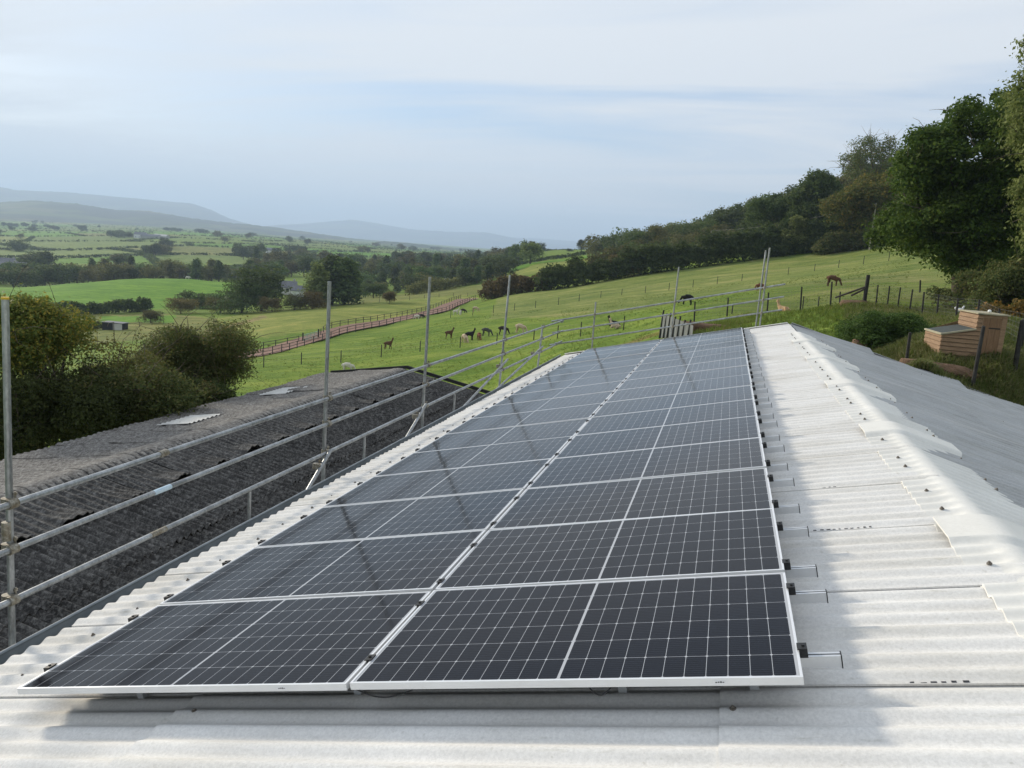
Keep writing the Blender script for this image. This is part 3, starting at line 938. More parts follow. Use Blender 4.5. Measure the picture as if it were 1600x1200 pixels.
# gable run
GY = 20.35
for (pa, pb) in [((862, 502), (1227, 444)), ((863, 520), (1225, 463.5)), ((859, 539), (1222, 484))]:
    tube_part('guard_rail', onY(*pa, GY), onY(*pb, GY), n=12)
for (bx, by, tx, ty) in [(926, 545, 931, 472), (1045, 530, 1061, 417), (1187, 510, 1203, 387), (1180, 512, 1197, 391)]:
    b_ = onY(bx, by, GY - .05); t_ = onY(tx, ty, GY - .05)
    if bx == 1180: b_[1] += .12; t_[1] += .12
    tube_part('pole', np.array([b_[0], b_[1], -4.5]), t_, n=12)
    for (pa, pb) in [((862, 502), (1227, 444)), ((863, 520), (1225, 463.5)), ((859, 539), (1222, 484))]:
        if bx == 1180: continue
        A_, B_ = onY(*pa, GY), onY(*pb, GY); w = (t_[0] - A_[0]) / (B_[0] - A_[0])
        z = A_[2] + (B_[2] - A_[2]) * w
        m = MB(); m.tube((t_[0], GY - .05, z - .035), (t_[0], GY - .05, z + .035), .036, n=8); m.box((t_[0] - .03, GY - .05, z - .028), (t_[0] + .03, GY + .01, z + .028))
        par(m.build('coupler', MT['galv_old']), scaf)
for (c, z) in ends:
    tube_part('guard_rail', c, (c[0], GY + .1, c[2]), n=12) if c[1] < GY else None
    m = MB(); m.box((c[0] - .035, c[1] - .05, c[2] - .035), (c[0] + .035, c[1] + .05, c[2] + .035)); par(m.build('coupler', MT['galv']), scaf)

# ------------------------------------------------------------------ the old dark barn beside it
OA = math.radians(10)
ORX, ORZ = -5.865, -1.30
SLN = 2.68
oldb = empty('barn', (-5.8, 8, -5))
tag(oldb, 'old low barn with a dark mossy corrugated roof and white rooflights', 'barn')
OLD_END = 19.55


def O1(s, t, n): return np.array([ORX + s * math.cos(OA) + n * math.sin(OA), t, ORZ - s * math.sin(OA) + n * math.cos(OA)])
def O2(s, t, n): return np.array([ORX - s * math.cos(OA) - n * math.sin(OA), t, ORZ - s * math.sin(OA) + n * math.cos(OA)])


def old_wave(bi, k, tt, S, N, s0, s1):
    r = random.Random(k * 31 + bi)
    lo = np.clip(1 - (S - s0) / .45, 0, 1)
    N = N + r.uniform(-.006, .012) + .012 * np.sin(tt * 5 + k) * .5
    if bi == 2:                    # crooked course below the ridge: its lower edge curls up along half of every sheet
        q = np.clip(np.sin(PI * np.clip((tt - .42) / .62, 0, 1)), 0, 1) ** .6
        N = N + (.115 + r.uniform(-.03, .03)) * q * lo ** 1.3 - .004
    else:
        N = N + .020 * lo * r.uniform(.5, 2)
    S = S + np.where(S < s0 + .02, r.uniform(-.02, .02) + (.03 * np.sin(tt * 9 + k) if bi == 2 else 0), 0)
    return N, S


def old_prof_field(fr, bands, depths, mat, label):
    v, f = [], []
    for bi, bd in enumerate(bands):
        dp = depths[bi]
        sheet_field(v, f, lambda s, t, n: fr(-s, t, n), [(9, 9)] * 0 + [bd], -6, int((OLD_END - LAP0) / 1.035), .012 * bi, dp, lift=.016, seg=8, thick=.016,
                    wave=lambda b_, k, tt, S, N, s0, s1, bi=bi: old_wave(bi, k, tt, S, N, s0, s1), bandlift=.014)
    o = quads_obj('roof_slope', v, f, [MT[mat]]); auto_smooth(o, 45); par(o, oldb); tag(o, label)
    return o


old_prof_field(O1, [(-3.62, -2.44), (-2.53, -1.20), (-1.26, -.02)], [.070, .072, .030], 'old', 'near roof slope, dark with moss and curled sheets')
old_prof_field(O2, [(-2.70, -1.35), (-1.42, -.02)], [.030, .022], 'old_far', 'far roof slope, paler with lichen')
for (x0, x1, y0, y1, lab) in [(.95, 1.75, 10.25, 11.35, 'nearer white rooflight strip'), (1.2, 2.0, 14.35, 15.5, 'farther white rooflight strip')]:
    v, f = [], []
    ts = np.linspace(y0, y1, 60); ssx = np.linspace(x0, x1, 4)
    for t in ts:
        for s in ssx: v.append(O2(s, t, .052 + float(prof(t, .024))))
    for i in range(59):
        for j in range(3): f.append((i * 4 + j, i * 4 + j + 1, (i + 1) * 4 + j + 1, (i + 1) * 4 + j))
    o = quads_obj('rooflight', v, f, [MT['skylight']]); par(o, oldb); tag(o, lab)
m = MB()
for i in range(24):
    t0 = -5 + i * 1.04
    if t0 > OLD_END - 1: break
    for (fr, s0, s1) in ((O1, 0, .24), (O2, 0, .24)):
        pass
    vs = [O1(.22, t0, .020), O1(.06, t0, .045), O2(.06, t0, .045), O2(.22, t0, .045)]
    vs2 = [O1(.22, t0 + 1.06, .012), O1(.06, t0 + 1.06, .037), O2(.06, t0 + 1.06, .037), O2(.22, t0 + 1.06, .037)]
    m.add(vs + vs2, [(0, 4, 5, 1), (1, 5, 6, 2), (2, 6, 7, 3)], 0, True)
par(m.build('ridge_capping', MT['old_far']), oldb)
m = MB()
ze = O1(3.5, 0, 0)[2]
pf = [(-8.4, -6.0), (-2.5, -6.0), (-2.5, ze - .02), (ORX, ORZ - .1), (-8.4, O2(2.6, 0, 0)[2] - .06)]
for (y0, y1) in ((OLD_END - .5, OLD_END - .35), (-5.8, -5.65)):
    n = 5; m = MB()
    m.add([(x, y0, z) for x, z in pf] + [(x, y1, z) for x, z in pf], [tuple(range(n)), tuple(reversed(range(n, 2 * n)))] + [(i, n + i, n + (i + 1) % n, (i + 1) % n) for i in range(n)])
    par(m.build('gable_wall', MT['wall']), oldb)
for x0, zt in ((-2.62, ze - .03), (-8.4, O2(2.55, 0, 0)[2] - .08)):
    m = MB(); m.box((x0, -5.6, -6), (x0 + .12, OLD_END - .5, zt)); par(m.build('side_wall', MT['wall']), oldb)
m = MB()
m.box((.0, OLD_END - .12, -.06), (3.62, OLD_END - .06, .04), frame=O1); m.box((.0, OLD_END - .12, -.06), (2.7, OLD_END - .06, .04), frame=O2)
par(m.build('verge_trim', MT['dark']), oldb)

# ------------------------------------------------------------------ far hills
def hill_mat():
    m, nt, b = new_mat('far_hillside')
    vec = mapping(nt, (1, 1, 1))
    vo = nt.nodes.new('ShaderNodeTexVoronoi'); vo.inputs['Scale'].default_value = .0035; nt.links.new(vec, vo.inputs['Vector'])
    sx = nt.nodes.new('ShaderNodeSeparateColor'); nt.links.new(vo.outputs['Color'], sx.inputs[0])
    c = ramp(nt, sx.outputs[0], [(.1, (.035, .055, .025)), (.4, (.075, .11, .03)), (.7, (.10, .12, .04)), (.95, (.13, .12, .06))]).outputs[0]
    n = noise(nt, vec, .0016, 6, .65)
    wood = ramp(nt, n.outputs[0], [(.47, (0, 0, 0)), (.53, (1, 1, 1))]).outputs[0]
    c = mixc(nt, wood, c, (.030, .042, .022))
    nt.links.new(c, b.inputs['Base Color']); b.inputs['Roughness'].default_value = .95; b.inputs['Specular IOR Level'].default_value = .1
    return m


MT['hill'] = hill_mat()


def hill(sil, D, front, back, zb=-46, seed=0, rough=6.0):
    """a long hill whose crest is seen along the given skyline"""
    xs = np.arange(sil[0][0], sil[-1][0] + 1, 5.0)
    ys = np.interp(xs, [p[0] for p in sil], [p[1] for p in sil])
    r = np.random.default_rng(seed)
    prf = [(-1, 0), (-.85, .06), (-.7, .17), (-.55, .33), (-.4, .52), (-.25, .74), (-.12, .91), (0, 1), (.25, .9), (.6, .5), (1, 0)]
    v = []
    wob = r.normal(0, 1, (len(xs) + 40, len(prf)))
    ker = np.exp(-np.linspace(-2, 2, 21) ** 2); ker /= ker.sum()
    wob = np.stack([np.convolve(wob[:, j], ker, 'same')[20:-20] for j in range(len(prf))], 1)
    for i, (x, y) in enumerate(zip(xs, ys)):
        c = atD(x, y, D); d = np.array([c[0] - CAM[0], c[1] - CAM[1]]); d /= np.linalg.norm(d)
        for j, (o, h) in enumerate(prf):
            q = c[:2] + d * (o * (front if o < 0 else back) + wob[i, j] * front * .06 * (0 if j == 7 else 1))
            z = zb + (c[2] - zb) * h + (wob[i, j] * rough * 3 * (h > 0) if j != 7 else rough * .25 * r.normal())
            v.append((q[0], q[1], z))
    k = len(prf)
    f = [(i * k + j, (i + 1) * k + j, (i + 1) * k + j + 1, i * k + j + 1) for i in range(len(xs) - 1) for j in range(k - 1)]
    me = np_mesh('hills', np.array(v), np.array(f), [MT['hill']], smooth=True)
    tag(link(bpy.data.objects.new('hills', me)), kind='structure')


hill([(-420, 330), (-200, 318), (-60, 315), (0, 316), (50, 313), (120, 318), (180, 328), (230, 329), (300, 341), (350, 347), (400, 352), (470, 361), (540, 371), (620, 380), (700, 387)], 5600, 1900, 1500, seed=1, rough=5)
hill([(540, 384), (575, 381), (600, 377), (630, 379), (670, 383), (710, 388), (740, 391)], 3900, 900, 900, seed=5, rough=3)
hill([(-700, 300), (-300, 284), (-100, 287), (0, 292), (25, 297), (100, 300), (200, 309), (300, 318), (330, 328), (360, 342), (400, 353), (450, 366)], 11500, 2600, 2500, seed=2, rough=7)
hill([(380, 356), (430, 352), (480, 349), (550, 343), (590, 349), (640, 358), (700, 362), (760, 363), (790, 369), (830, 377), (890, 384), (960, 398)], 14000, 2800, 2400, seed=3, rough=8)
hill([(640, 362), (690, 364), (760, 370), (830, 372), (900, 377), (960, 384), (1040, 400)], 16300, 2000, 2000, seed=4, rough=8)

# ------------------------------------------------------------------ leaves and trees


def leaf_cloud(lobes, N, size, seed=0, shell=.62, up=.25):
    """N small leaf faces spread through the given lobes (x, y, z, radius, squash)"""
    r = np.random.default_rng(seed)
    L = np.asarray(lobes, float)
    w = L[:, 3] ** 2; idx = r.choice(len(L), N, p=w / w.sum())
    d = r.normal(size=(N, 3)); d /= np.linalg.norm(d, axis=1)[:, None]
    flip = (d[:, 2] < -.2) & (r.random(N) < .55); d[flip, 2] *= -1
    rad = shell + (1.06 - shell) * r.random(N) ** .7
    # ragged lobes: push some directions in and out
    ph = r.random((len(L), 3)) * 6.28
    rag = 1 + .24 * np.sin(d[:, 0] * 5 + ph[idx, 0]) * np.sin(d[:, 1] * 6 + ph[idx, 1]) + .15 * np.sin(d[:, 2] * 9 + ph[idx, 2])
    stray = r.random(N) < .10
    rad = np.where(stray, rad * (1 + .35 * r.random(N)), rad) * rag
    c = L[idx, :3] + d * (L[idx, 3] * rad)[:, None] * np.stack([np.ones(N), np.ones(N), L[idx, 4]], 1)
    nrm = d * .7 + r.normal(size=(N, 3)) * .55 + np.array([0, 0, up]); nrm /= np.linalg.norm(nrm, axis=1)[:, None]
    t = np.cross(nrm, r.normal(size=(N, 3))); t /= np.linalg.norm(t, axis=1)[:, None]
    b = np.cross(nrm, t)
    s = size * (.6 + .8 * r.random(N))[:, None]
    v = np.stack([c - t * s, c - b * s * .55 + t * s * .1, c + t * s, c + b * s * .55 + t * s * .1], 1).reshape(-1, 3)
    f = np.arange(4 * N).reshape(-1, 4)
    return v, f


def leaf_obj(name, lobes, N, size, mat, seed=0, parent=None, shell=.62, up=.25):
    v, f = leaf_cloud(lobes, N, size, seed, shell, up)
    me = np_mesh(name, v, f, [LEAF[mat]])
    return link(bpy.data.objects.new(name, me), parent)


def limbs(base, tops, r0, mat, name='trunk', parent=None, bend=.12, seed=0, fork=.35, n=7):
    """a tapered trunk with limbs that reach into the lobes"""
    rr = random.Random(seed); m = MB()
    base = np.asarray(base, float); cen = np.mean(np.asarray(tops)[:, :3], 0)
    fk = base + (cen - base) * fork; fk[:2] += [rr.uniform(-.3, .3) * bend, rr.uniform(-.3, .3) * bend]
    m.path([base - np.array([0, 0, .3]), base + (fk - base) * .5 + np.array([rr.uniform(-1, 1) * bend * r0 * 2, rr.uniform(-1, 1) * bend * r0 * 2, 0]), fk], [r0 * 1.25, r0 * .9, r0 * .75], n)
    for q in tops:
        q = np.asarray(q[:3], float); mid = fk + (q - fk) * .5 + np.array([rr.uniform(-1, 1), rr.uniform(-1, 1), rr.uniform(-.2, 1)]) * bend * np.linalg.norm(q - fk)
        m.path([fk, mid, q], [r0 * .5, r0 * .3, r0 * .10], max(5, n - 2))
    return m.build(name, MT[mat], parent)


def twigs(lobes, N, ln, rad, mat, seed=0, parent=None, name='twig'):
    """bare arching shoots poking out of the leaves; one mesh"""
    rr = random.Random(seed); m = MB()
    for _ in range(N):
        L = rr.choice(lobes)
        d = np.array([rr.gauss(0, 1), rr.gauss(0, 1), rr.gauss(.4, .8)]); d /= np.linalg.norm(d)
        p = np.array(L[:3]) + d * L[3] * .5; pts_ = [p]
        for q in range(4):
            d = d + np.array([rr.gauss(0, .25), rr.gauss(0, .25), rr.gauss(-.05, .2)]); d /= np.linalg.norm(d)
            p = p + d * ln / 4 * rr.uniform(.7, 1.4); pts_.append(p)
        m.path(pts_, [rad, rad * .8, rad * .6, rad * .4, rad * .2], 4)
    return tag(m.build(name, MT[mat], parent), kind='stuff')


def sculpt(poly, D, depth, n, r, seed=0, rows=None, squash=.85, inset=1.0):
    """lobes filling a crown whose outline spans the given photo polygon, at its real distance, with real depth"""
    rr = random.Random(seed); out = []
    xs = [p[0] for p in poly]; ys = [p[1] for p in poly]
    P = np.array(poly, float)
    tries = 0
    while len(out) < n and tries < 20000:
        tries += 1
        x = rr.uniform(min(xs), max(xs)); y = rr.uniform(min(ys), max(ys))
        if not in_poly(np.array([x]), np.array([y]), poly)[0]: continue
        # keep the lobe inside the outline
        rad = r * rr.uniform(.7, 1.25)
        rp = rad * FPX / D * .80 * inset
        ok = all(in_poly(np.array([x + rp * math.cos(a)]), np.array([y + rp * math.sin(a)]), poly)[0] for a in (0, 1.57, 3.14, 4.71))
        if not ok:
            if rr.random() > .25: continue
            rad *= .55
            rp = rad * FPX / D * .7
            if not all(in_poly(np.array([x + rp * math.cos(a)]), np.array([y + rp * math.sin(a)]), poly)[0] for a in (0, 1.57, 3.14, 4.71)): continue
        p = atD(x, y, D + rr.uniform(-1, 1) * depth)
        out.append((p[0], p[1], p[2], rad, squash))
    return out


def tree_thing(name, label, cat, lobes, base, N, leaf, lmat, r0=.25, bark='bark', seed=0, group=None, ntw=0, twlen=1.2, twr=.02, shell=.62, ntops=9):
    t = empty(name, base); tag(t, label, cat, group)
    rel = [(l[0] - base[0], l[1] - base[1], l[2] - base[2], l[3], l[4]) for l in lobes]
    leaf_obj('crown', rel, N, leaf, lmat, seed, t, shell)
    rr = random.Random(seed); tops = rr.sample(rel, min(ntops, len(rel)))
    limbs((0, 0, 0), tops, r0, bark, 'trunk', t, seed=seed)
    if ntw: twigs(rel, ntw, twlen, twr, 'twig', seed, t)
    return t


# bushes behind the old barn
def ground_below(px, py, D): return gp(px, py, D)


lob = sculpt([(8, 470), (45, 455), (80, 478), (120, 490), (155, 520), (150, 560), (120, 590), (60, 585), (5, 590), (-40, 560), (-60, 500), (-20, 465)], 21, 1.2, 34, .62, 3)
tree_thing('hawthorn_bush', 'yellowing hawthorn bush behind the nearest scaffold pole', 'bush', lob, gp(50, 700, 21.5), 50000, .036, 'yellow', .10, seed=3, ntw=26, twr=.011)
lob = sculpt([(5, 585), (60, 575), (120, 585), (160, 560), (200, 620), (190, 690), (120, 705), (40, 720), (-40, 740), (-60, 600)], 20, 1.2, 34, .62, 4)
tree_thing('holly_bush', 'dark green bush below the yellowing hawthorn, at the old barn roof edge', 'bush', lob, gp(60, 700, 20.2), 40000, .036, 'dark', .10, seed=4, ntw=24, twr=.011)
lob = sculpt([(140, 545), (165, 528), (200, 535), (240, 525), (262, 590), (268, 660), (240, 690), (180, 690), (150, 660), (140, 600)], 22.0, 1.0, 34, .6, 6)
tree_thing('elder_bush', 'sparse bush with tangled bare grey twigs, mid hedge behind the old barn', 'bush', lob, gp(200, 700, 21.5), 30000, .032, 'olive', .08, seed=6, ntw=90, twr=.013, shell=.4)
lob = sculpt([(225, 540), (270, 510), (300, 500), (335, 508), (362, 503), (392, 512), (400, 540), (388, 590), (360, 610), (325, 640), (280, 660), (240, 650), (225, 600)], 24, 1.3, 44, .68, 8)
tree_thing('blackthorn_bush', 'large brown and olive bush at the far end of the hedge, against the grass', 'bush', lob, gp(310, 690, 24), 70000, .034, 'mixed', .11, seed=8, ntw=60, twr=.012, shell=.5)
lob = sculpt([(240, 600), (290, 590), (340, 590), (375, 600), (350, 640), (310, 650), (250, 670), (225, 660)], 22.6, .8, 18, .6, 9)
tree_thing('privet_bush', 'dark leafy bush filling the foot of the large brown one', 'bush', lob, gp(290, 690, 22.6), 24000, .038, 'dark', .08, seed=9, ntw=12, twr=.01)

lob = sculpt([(0, 610), (80, 590), (150, 570), (230, 565), (300, 590), (352, 600), (330, 660), (250, 700), (120, 725), (0, 745), (-60, 740)], 20.8, 1.5, 95, .46, 14)
tree_thing('ivy_hedge', 'low dark ivy clad hedge along the far eave of the old barn', 'hedge', lob, gp(150, 720, 20.5), 62000, .036, 'mixed', .10, seed=14, ntw=70, twr=.010, shell=.35)
# trees on the right
lob = sculpt([(1345, 402), (1352, 365), (1385, 330), (1395, 255), (1425, 212), (1450, 188), (1470, 198), (1488, 168), (1530, 148), (1575, 142), (1625, 160), (1640, 330), (1600, 420), (1540, 445), (1480, 455), (1455, 410), (1400, 398), (1352, 412)], 58, 4.2, 210, 1.0, 21)
tree_thing('oak_tree', 'big dense dark green oak at the right, its boughs hanging over the field', 'tree', lob, gp(1500, 470, 59), 110000, .115, 'oak', .5, seed=21, ntops=18, ntw=60, twlen=1.8, twr=.03, shell=.45)
lob = sculpt([(1598, 62), (1584, 95), (1577, 150), (1578, 220), (1585, 300), (1590, 360), (1605, 420), (1680, 430), (1760, 330), (1770, 150), (1720, 40), (1640, 20)], 50, 3.5, 60, 1.15, 22)
tree_thing('ash_tree', 'tall pale olive tree at the right edge, standing above the dark oak', 'tree', lob, gp(1640, 480, 50), 42000, .10, 'pale', .38, 'bark_pale', seed=22, ntops=16, ntw=80, twlen=1.8, twr=.022, shell=.35)
lob = sculpt([(1440, 425), (1480, 440), (1520, 420), (1570, 400), (1660, 395), (1680, 505), (1590, 500), (1540, 492), (1490, 484), (1450, 470)], 47, 1.6, 40, .7, 23)
tree_thing('bramble_bush', 'yellow green brambles under the big oak, beside the wire fence', 'bush', lob, gp(1540, 500, 46), 30000, .065, 'mixed', .06, seed=23, ntw=30, twr=.012)
lob = sculpt([(1500, 478), (1540, 478), (1600, 470), (1680, 470), (1690, 530), (1600, 520), (1540, 505), (1505, 498)], 41, 1.2, 22, .5, 24)
tree_thing('bracken', 'rusty bracken beside the wire fence behind the hen house', 'bracken', lob, gp(1570, 515, 40), 6000, .09, 'orange', .03, seed=24)
lob = sculpt([(1283, 322), (1298, 302), (1325, 284), (1360, 270), (1400, 262), (1400, 340), (1380, 368), (1330, 368), (1292, 352)], 182, 5, 56, 2.2, 25)
tree_thing('field_maple', 'autumn tree turning yellow and brown left of the big oak', 'tree', lob, gp(1345, 385, 183), 34000, .24, 'yellow', .40, 'bark', seed=25, ntw=14, twr=.03)
lob = sculpt([(1306, 278), (1316, 240), (1340, 216), (1372, 208), (1412, 206), (1420, 262), (1390, 290), (1330, 296)], 215, 6, 46, 2.5, 26)
tree_thing('beech_tree', 'thin leafless looking tree on the skyline left of the big oak', 'tree', lob, gp(1365, 360, 215), 9000, .24, 'mixed', .55, 'bark', seed=26, ntops=24, ntw=240, twlen=3.4, twr=.05, shell=.3)
lob = sculpt([(1225, 330), (1240, 300), (1262, 275), (1285, 267), (1308, 275), (1313, 315), (1300, 345), (1250, 352), (1228, 350)], 200, 6, 30, 2.6, 27)
tree_thing('oak_tree', 'dark rounded oak on the skyline left of the thin leafless looking tree', 'tree', lob, gp(1270, 385, 200), 20000, .30, 'dark', .5, seed=27)
lob = sculpt([(1165, 330), (1180, 315), (1200, 303), (1225, 300), (1236, 315), (1232, 350), (1200, 358), (1170, 352)], 205, 6, 22, 2.4, 28)
tree_thing('oak_tree', 'dark spreading tree on the skyline, second left of the thin leafless looking one', 'tree', lob, gp(1200, 385, 205), 16000, .25, 'dark', .35, seed=28)
lob = sculpt([(1218, 362), (1228, 345), (1245, 338), (1262, 345), (1268, 368), (1262, 384), (1226, 386)], 187, 2.5, 18, 1.6, 29)
tree_thing('hazel_bush', 'bright yellow green bush below the dark skyline oaks', 'bush', lob, gp(1242, 396, 187), 9000, .24, 'pale', .18, seed=29)

# nettle bed and rough growth beyond the white roof
lob = sculpt([(1296, 520), (1310, 500), (1350, 488), (1400, 485), (1440, 492), (1462, 505), (1455, 530), (1420, 545), (1380, 552), (1320, 545)], 33, 1.8, 44, .48, 30, squash=.8)
n_ob = leaf_obj('nettle_bed', lob, 34000, .042, 'nettle', 30); tag(n_ob, 'dark green nettle bed just beyond the roof corner', 'nettles')

# hedges of the pasture
def hedge(name, label, line, h, wdt, N, leaf, mat, seed, group=None, mat2=None):
    rr = random.Random(seed); lobes = []
    for p in polyline(line, wdt * .55):
        z = gz(p[0], p[1]); hh = h * rr.uniform(.75, 1.2)
        lobes.append((p[0] + rr.uniform(-.6, .6), p[1] + rr.uniform(-.6, .6), z + hh * .32, wdt * rr.uniform(.5, .75), hh * .34 / (wdt * .6)))
        lobes.append((p[0] + rr.uniform(-.8, .8), p[1] + rr.uniform(-.8, .8), z + hh * .68, wdt * rr.uniform(.4, .65), hh * .34 / (wdt * .55)))
    o = leaf_obj(name, lobes, N, leaf, mat, seed); tag(o, label, 'hedge', group)
    return o


def gl(*trip): return [gp(*q) for q in trip]


hedge('hedge', 'long dark hedge along the top of the alpaca field', gl((855, 449, 190), (930, 440, 188), (1000, 431, 187), (1100, 416, 187), (1200, 404, 187), (1340, 386, 185), (1440, 372, 180)), 6.2, 3.8, 80000, .27, 'dark', 41)
hedge('hedge', 'mixed hedge of russet and green bushes at the left end of the long dark hedge', gl((762, 464, 200), (800, 461, 195), (850, 452, 191)), 4.6, 3.2, 16000, .25, 'rust', 42)
hedge('hedge', 'dark hedge below the bright green field at the left', gl((-60, 492, 250), (60, 492, 250), (120, 490, 250), (230, 484, 255)), 3.6, 3.0, 20000, .30, 'dark', 43)
hedge('hedge', 'olive hedge in the dip beyond the fenced track', gl((640, 461, 300), (700, 452, 330), (780, 436, 370)), 4.5, 3.2, 7000, .45, 'olive', 44)
hedge('hedge', 'tall dark scrub under the skyline trees left of the big oak', gl((1190, 404, 188), (1250, 397, 187), (1340, 386, 185), (1400, 378, 183), (1460, 372, 180)), 7.0, 4.5, 60000, .26, 'dark', 48)
hedge('hedge', 'low bushy scrub under the autumn tree left of the big oak', gl((1285, 392, 180), (1340, 386, 180), (1395, 380, 179)), 4.2, 3.0, 12000, .22, 'mixed', 49)
hedge('hedge', 'hedge climbing the slope behind the long dark hedge, brown and scrubby', gl((930, 415, 260), (1000, 402, 260), (1060, 390, 255), (1130, 380, 250)), 6.0, 5.0, 20000, .33, 'olive', 45)
hedge('hedge', 'low field boundary hedge on the small green field in front of the lone tree', gl((795, 404, 470), (860, 400, 480), (925, 396, 490)), 2.2, 2.4, 2500, .5, 'dark', 46)
hedge('hedge', 'short hedge beside the small dark field shelter', gl((125, 512, 207), (150, 512, 206)), 2.2, 2.0, 1500, .28, 'dark', 47)


# tree kinds for the middle distance, unit height
def proto(kind, seed, N):
    rr = random.Random(seed); lobes = []
    if kind == 'round':
        for _ in range(16):
            a = rr.uniform(0, 6.28); e = rr.uniform(-.85, 1); q = rr.uniform(.15, .30) * (1.1 - .5 * abs(e))
            lobes.append((q * math.cos(a) * 1.15, q * math.sin(a) * 1.15, .50 + .30 * e, rr.uniform(.13, .20), .95))
        lobes.append((0, 0, .5, .33, 1.0))
    elif kind == 'tall':
        for _ in range(16):
            z = rr.uniform(.16, .9); q = rr.uniform(.02, .20) * (1.15 - z); a = rr.uniform(0, 6.28)
            lobes.append((q * math.cos(a), q * math.sin(a), z, rr.uniform(.09, .17) * (1.3 - z * .6), 1.1))
        lobes.append((0, 0, .52, .22, 1.5))
    elif kind == 'wide':
        for _ in range(20):
            a = rr.uniform(0, 6.28); q = rr.uniform(.12, .46); z = .70 - .5 * q + rr.uniform(-.30, .1)
            lobes.append((q * math.cos(a), q * math.sin(a), z, rr.uniform(.13, .21), .8))
        lobes.append((0, 0, .46, .36, 1.0))
    else:   # bushy, to the ground
        for _ in range(18):
            a = rr.uniform(0, 6.28); q = rr.uniform(.1, .5); z = rr.uniform(.15, .78) * (1 - .35 * q)
            lobes.append((q * math.cos(a), q * math.sin(a), z, rr.uniform(.16, .26), .85))
        lobes.append((0, 0, .35, .38, .9))
    v, f = leaf_cloud(lobes, N, .024 if N > 3000 else .036, seed)
    m = MB(); m.path([(0, 0, -.06), (.01, 0, .25), (0, .01, .55)], [.028, .022, .012], 5)
    for l in lobes[:6]: m.path([(0, .005, .32), l[:3]], [.014, .005], 4)
    nv = len(v); fv = np.array([q for q in m.f if len(q) == 4]) + nv
    vv = np.concatenate([v, np.array(m.v)]); ff = np.concatenate([f, fv])
    mi = np.concatenate([np.zeros(len(f), int), np.ones(len(fv), int)])
    return np_mesh('tree_' + kind, vv, ff, [LEAF['mid'], MT['bark']], mi)


PROTO = {k: [proto(k, 100 + 7 * i + s, 1500) for s in range(3)] for i, k in enumerate(('round', 'tall', 'wide', 'bush'))}
PROTO_HI = {k: [proto(k, 300 + 7 * i + s, 6000) for s in range(2)] for i, k in enumerate(('round', 'tall', 'wide', 'bush'))}


STUFF = []


def far_tree(px, py, D, h, kind, mat, label, name='tree', cat='tree', group=None, hi=False, wide=1.0, at=None, stuff=False):
    p = gp(px, py, D) if at is None else at
    if stuff:
        me = random.choice(PROTO[kind]); s = h / .93
        STUFF.append((me, p - np.array([0, 0, .04 * h]), s * wide * random.uniform(.9, 1.15), s, random.uniform(0, 6.28), mat)); return
    o = bpy.data.objects.new(name, random.choice((PROTO_HI if hi else PROTO)[kind]))
    o.location = p - np.array([0, 0, .04 * h]); s = h / .93
    o.scale = (s * wide * random.uniform(.9, 1.15), s * wide * random.uniform(.9, 1.15), s); o.rotation_euler = (0, 0, random.uniform(0, 6.28))
    link(o); o.material_slots[0].link = 'OBJECT'; o.material_slots[0].material = LEAF[mat]
    return tag(o, label, cat, group)


for (px, py, D, h, kind, mat, wd, label, nm) in [
    (378, 497, 232, 10.5, 'bush', 'mid', 1.0, 'green bushy tree left of the tall spreading one below the bright field', 'tree'),
    (408, 492, 236, 15.5, 'wide', 'mid', .95, 'tall spreading green tree by the bright field, tallest of its pair', 'tree'),
    (494, 487, 238, 13.0, 'tall', 'pale', 1.2, 'yellow green tree standing left of the nearest tall scaffold pole', 'tree'),
    (518, 486, 246, 15.5, 'tall', 'dark', 1.25, 'tall dark tree behind the second scaffold pole', 'tree'),
    (538, 483, 243, 14.5, 'tall', 'mid', 1.3, 'tall mid green tree just right of the second scaffold pole', 'tree'),
    (425, 496, 222, 4.8, 'bush', 'rust', 1.0, 'rounded russet bush at the field edge under the tall spreading tree', 'bush'),
    (488, 487, 224, 5.6, 'bush', 'rust', 1.0, 'rounded russet bush left of the second scaffold pole', 'bush'),
    (460, 489, 226, 5.2, 'bush', 'brown', 1.0, 'brown bush between the two russet bushes', 'bush'),
    (300, 478, 268, 5.8, 'bush', 'dark', 1.25, 'dark bushes in the corner of the bright green field, left half', 'bush'),
    (333, 476, 262, 5.4, 'bush', 'dark', 1.25, 'dark bushes in the corner of the bright green field, right half', 'bush'),
    (282, 494, 240, 5.0, 'bush', 'rust', 1.2, 'russet bush below the dark bushes of the bright field corner', 'bush'),
    (345, 492, 238, 5.2, 'bush', 'olive', 1.1, 'olive bush below the tall spreading tree, at its left', 'bush'),
    (583, 474, 300, 6.6, 'bush', 'dark', 1.1, 'single dark bush in the pale field beyond the fenced track', 'bush'),
    (608, 479, 222, 3.8, 'round', 'rust', 1.2, 'small thorn tree on the edge of the pale field', 'tree'),
    (235, 507, 213, 3.6, 'bush', 'brown', 1.1, 'grey brown bush alone in the small field right of the dark shelter', 'bush'),
    (828, 413, 420, 11.4, 'round', 'pale', 1.25, 'big round pale green tree left of the small green hill field', 'tree'),
    (908, 392, 560, 8.8, 'round', 'dark', .9, 'lone tree standing against the sky left of the wooded hill', 'tree'),
    (890, 392, 600, 2.4, 'bush', 'dark', 2.0, 'low bush on the skyline left of the lone tree', 'bush'),
    (1000, 432, 192, 7.5, 'bush', 'brown', .9, 'brown tree rising out of the long dark hedge', 'tree'),
    (970, 436, 190, 6.4, 'bush', 'rust', 1.0, 'russet bush rising out of the long dark hedge near its left end', 'bush'),
]:
    far_tree(px, py, D, h, kind, mat, label, name=nm, cat=nm, hi=True, wide=wd)
rr = random.Random(5)
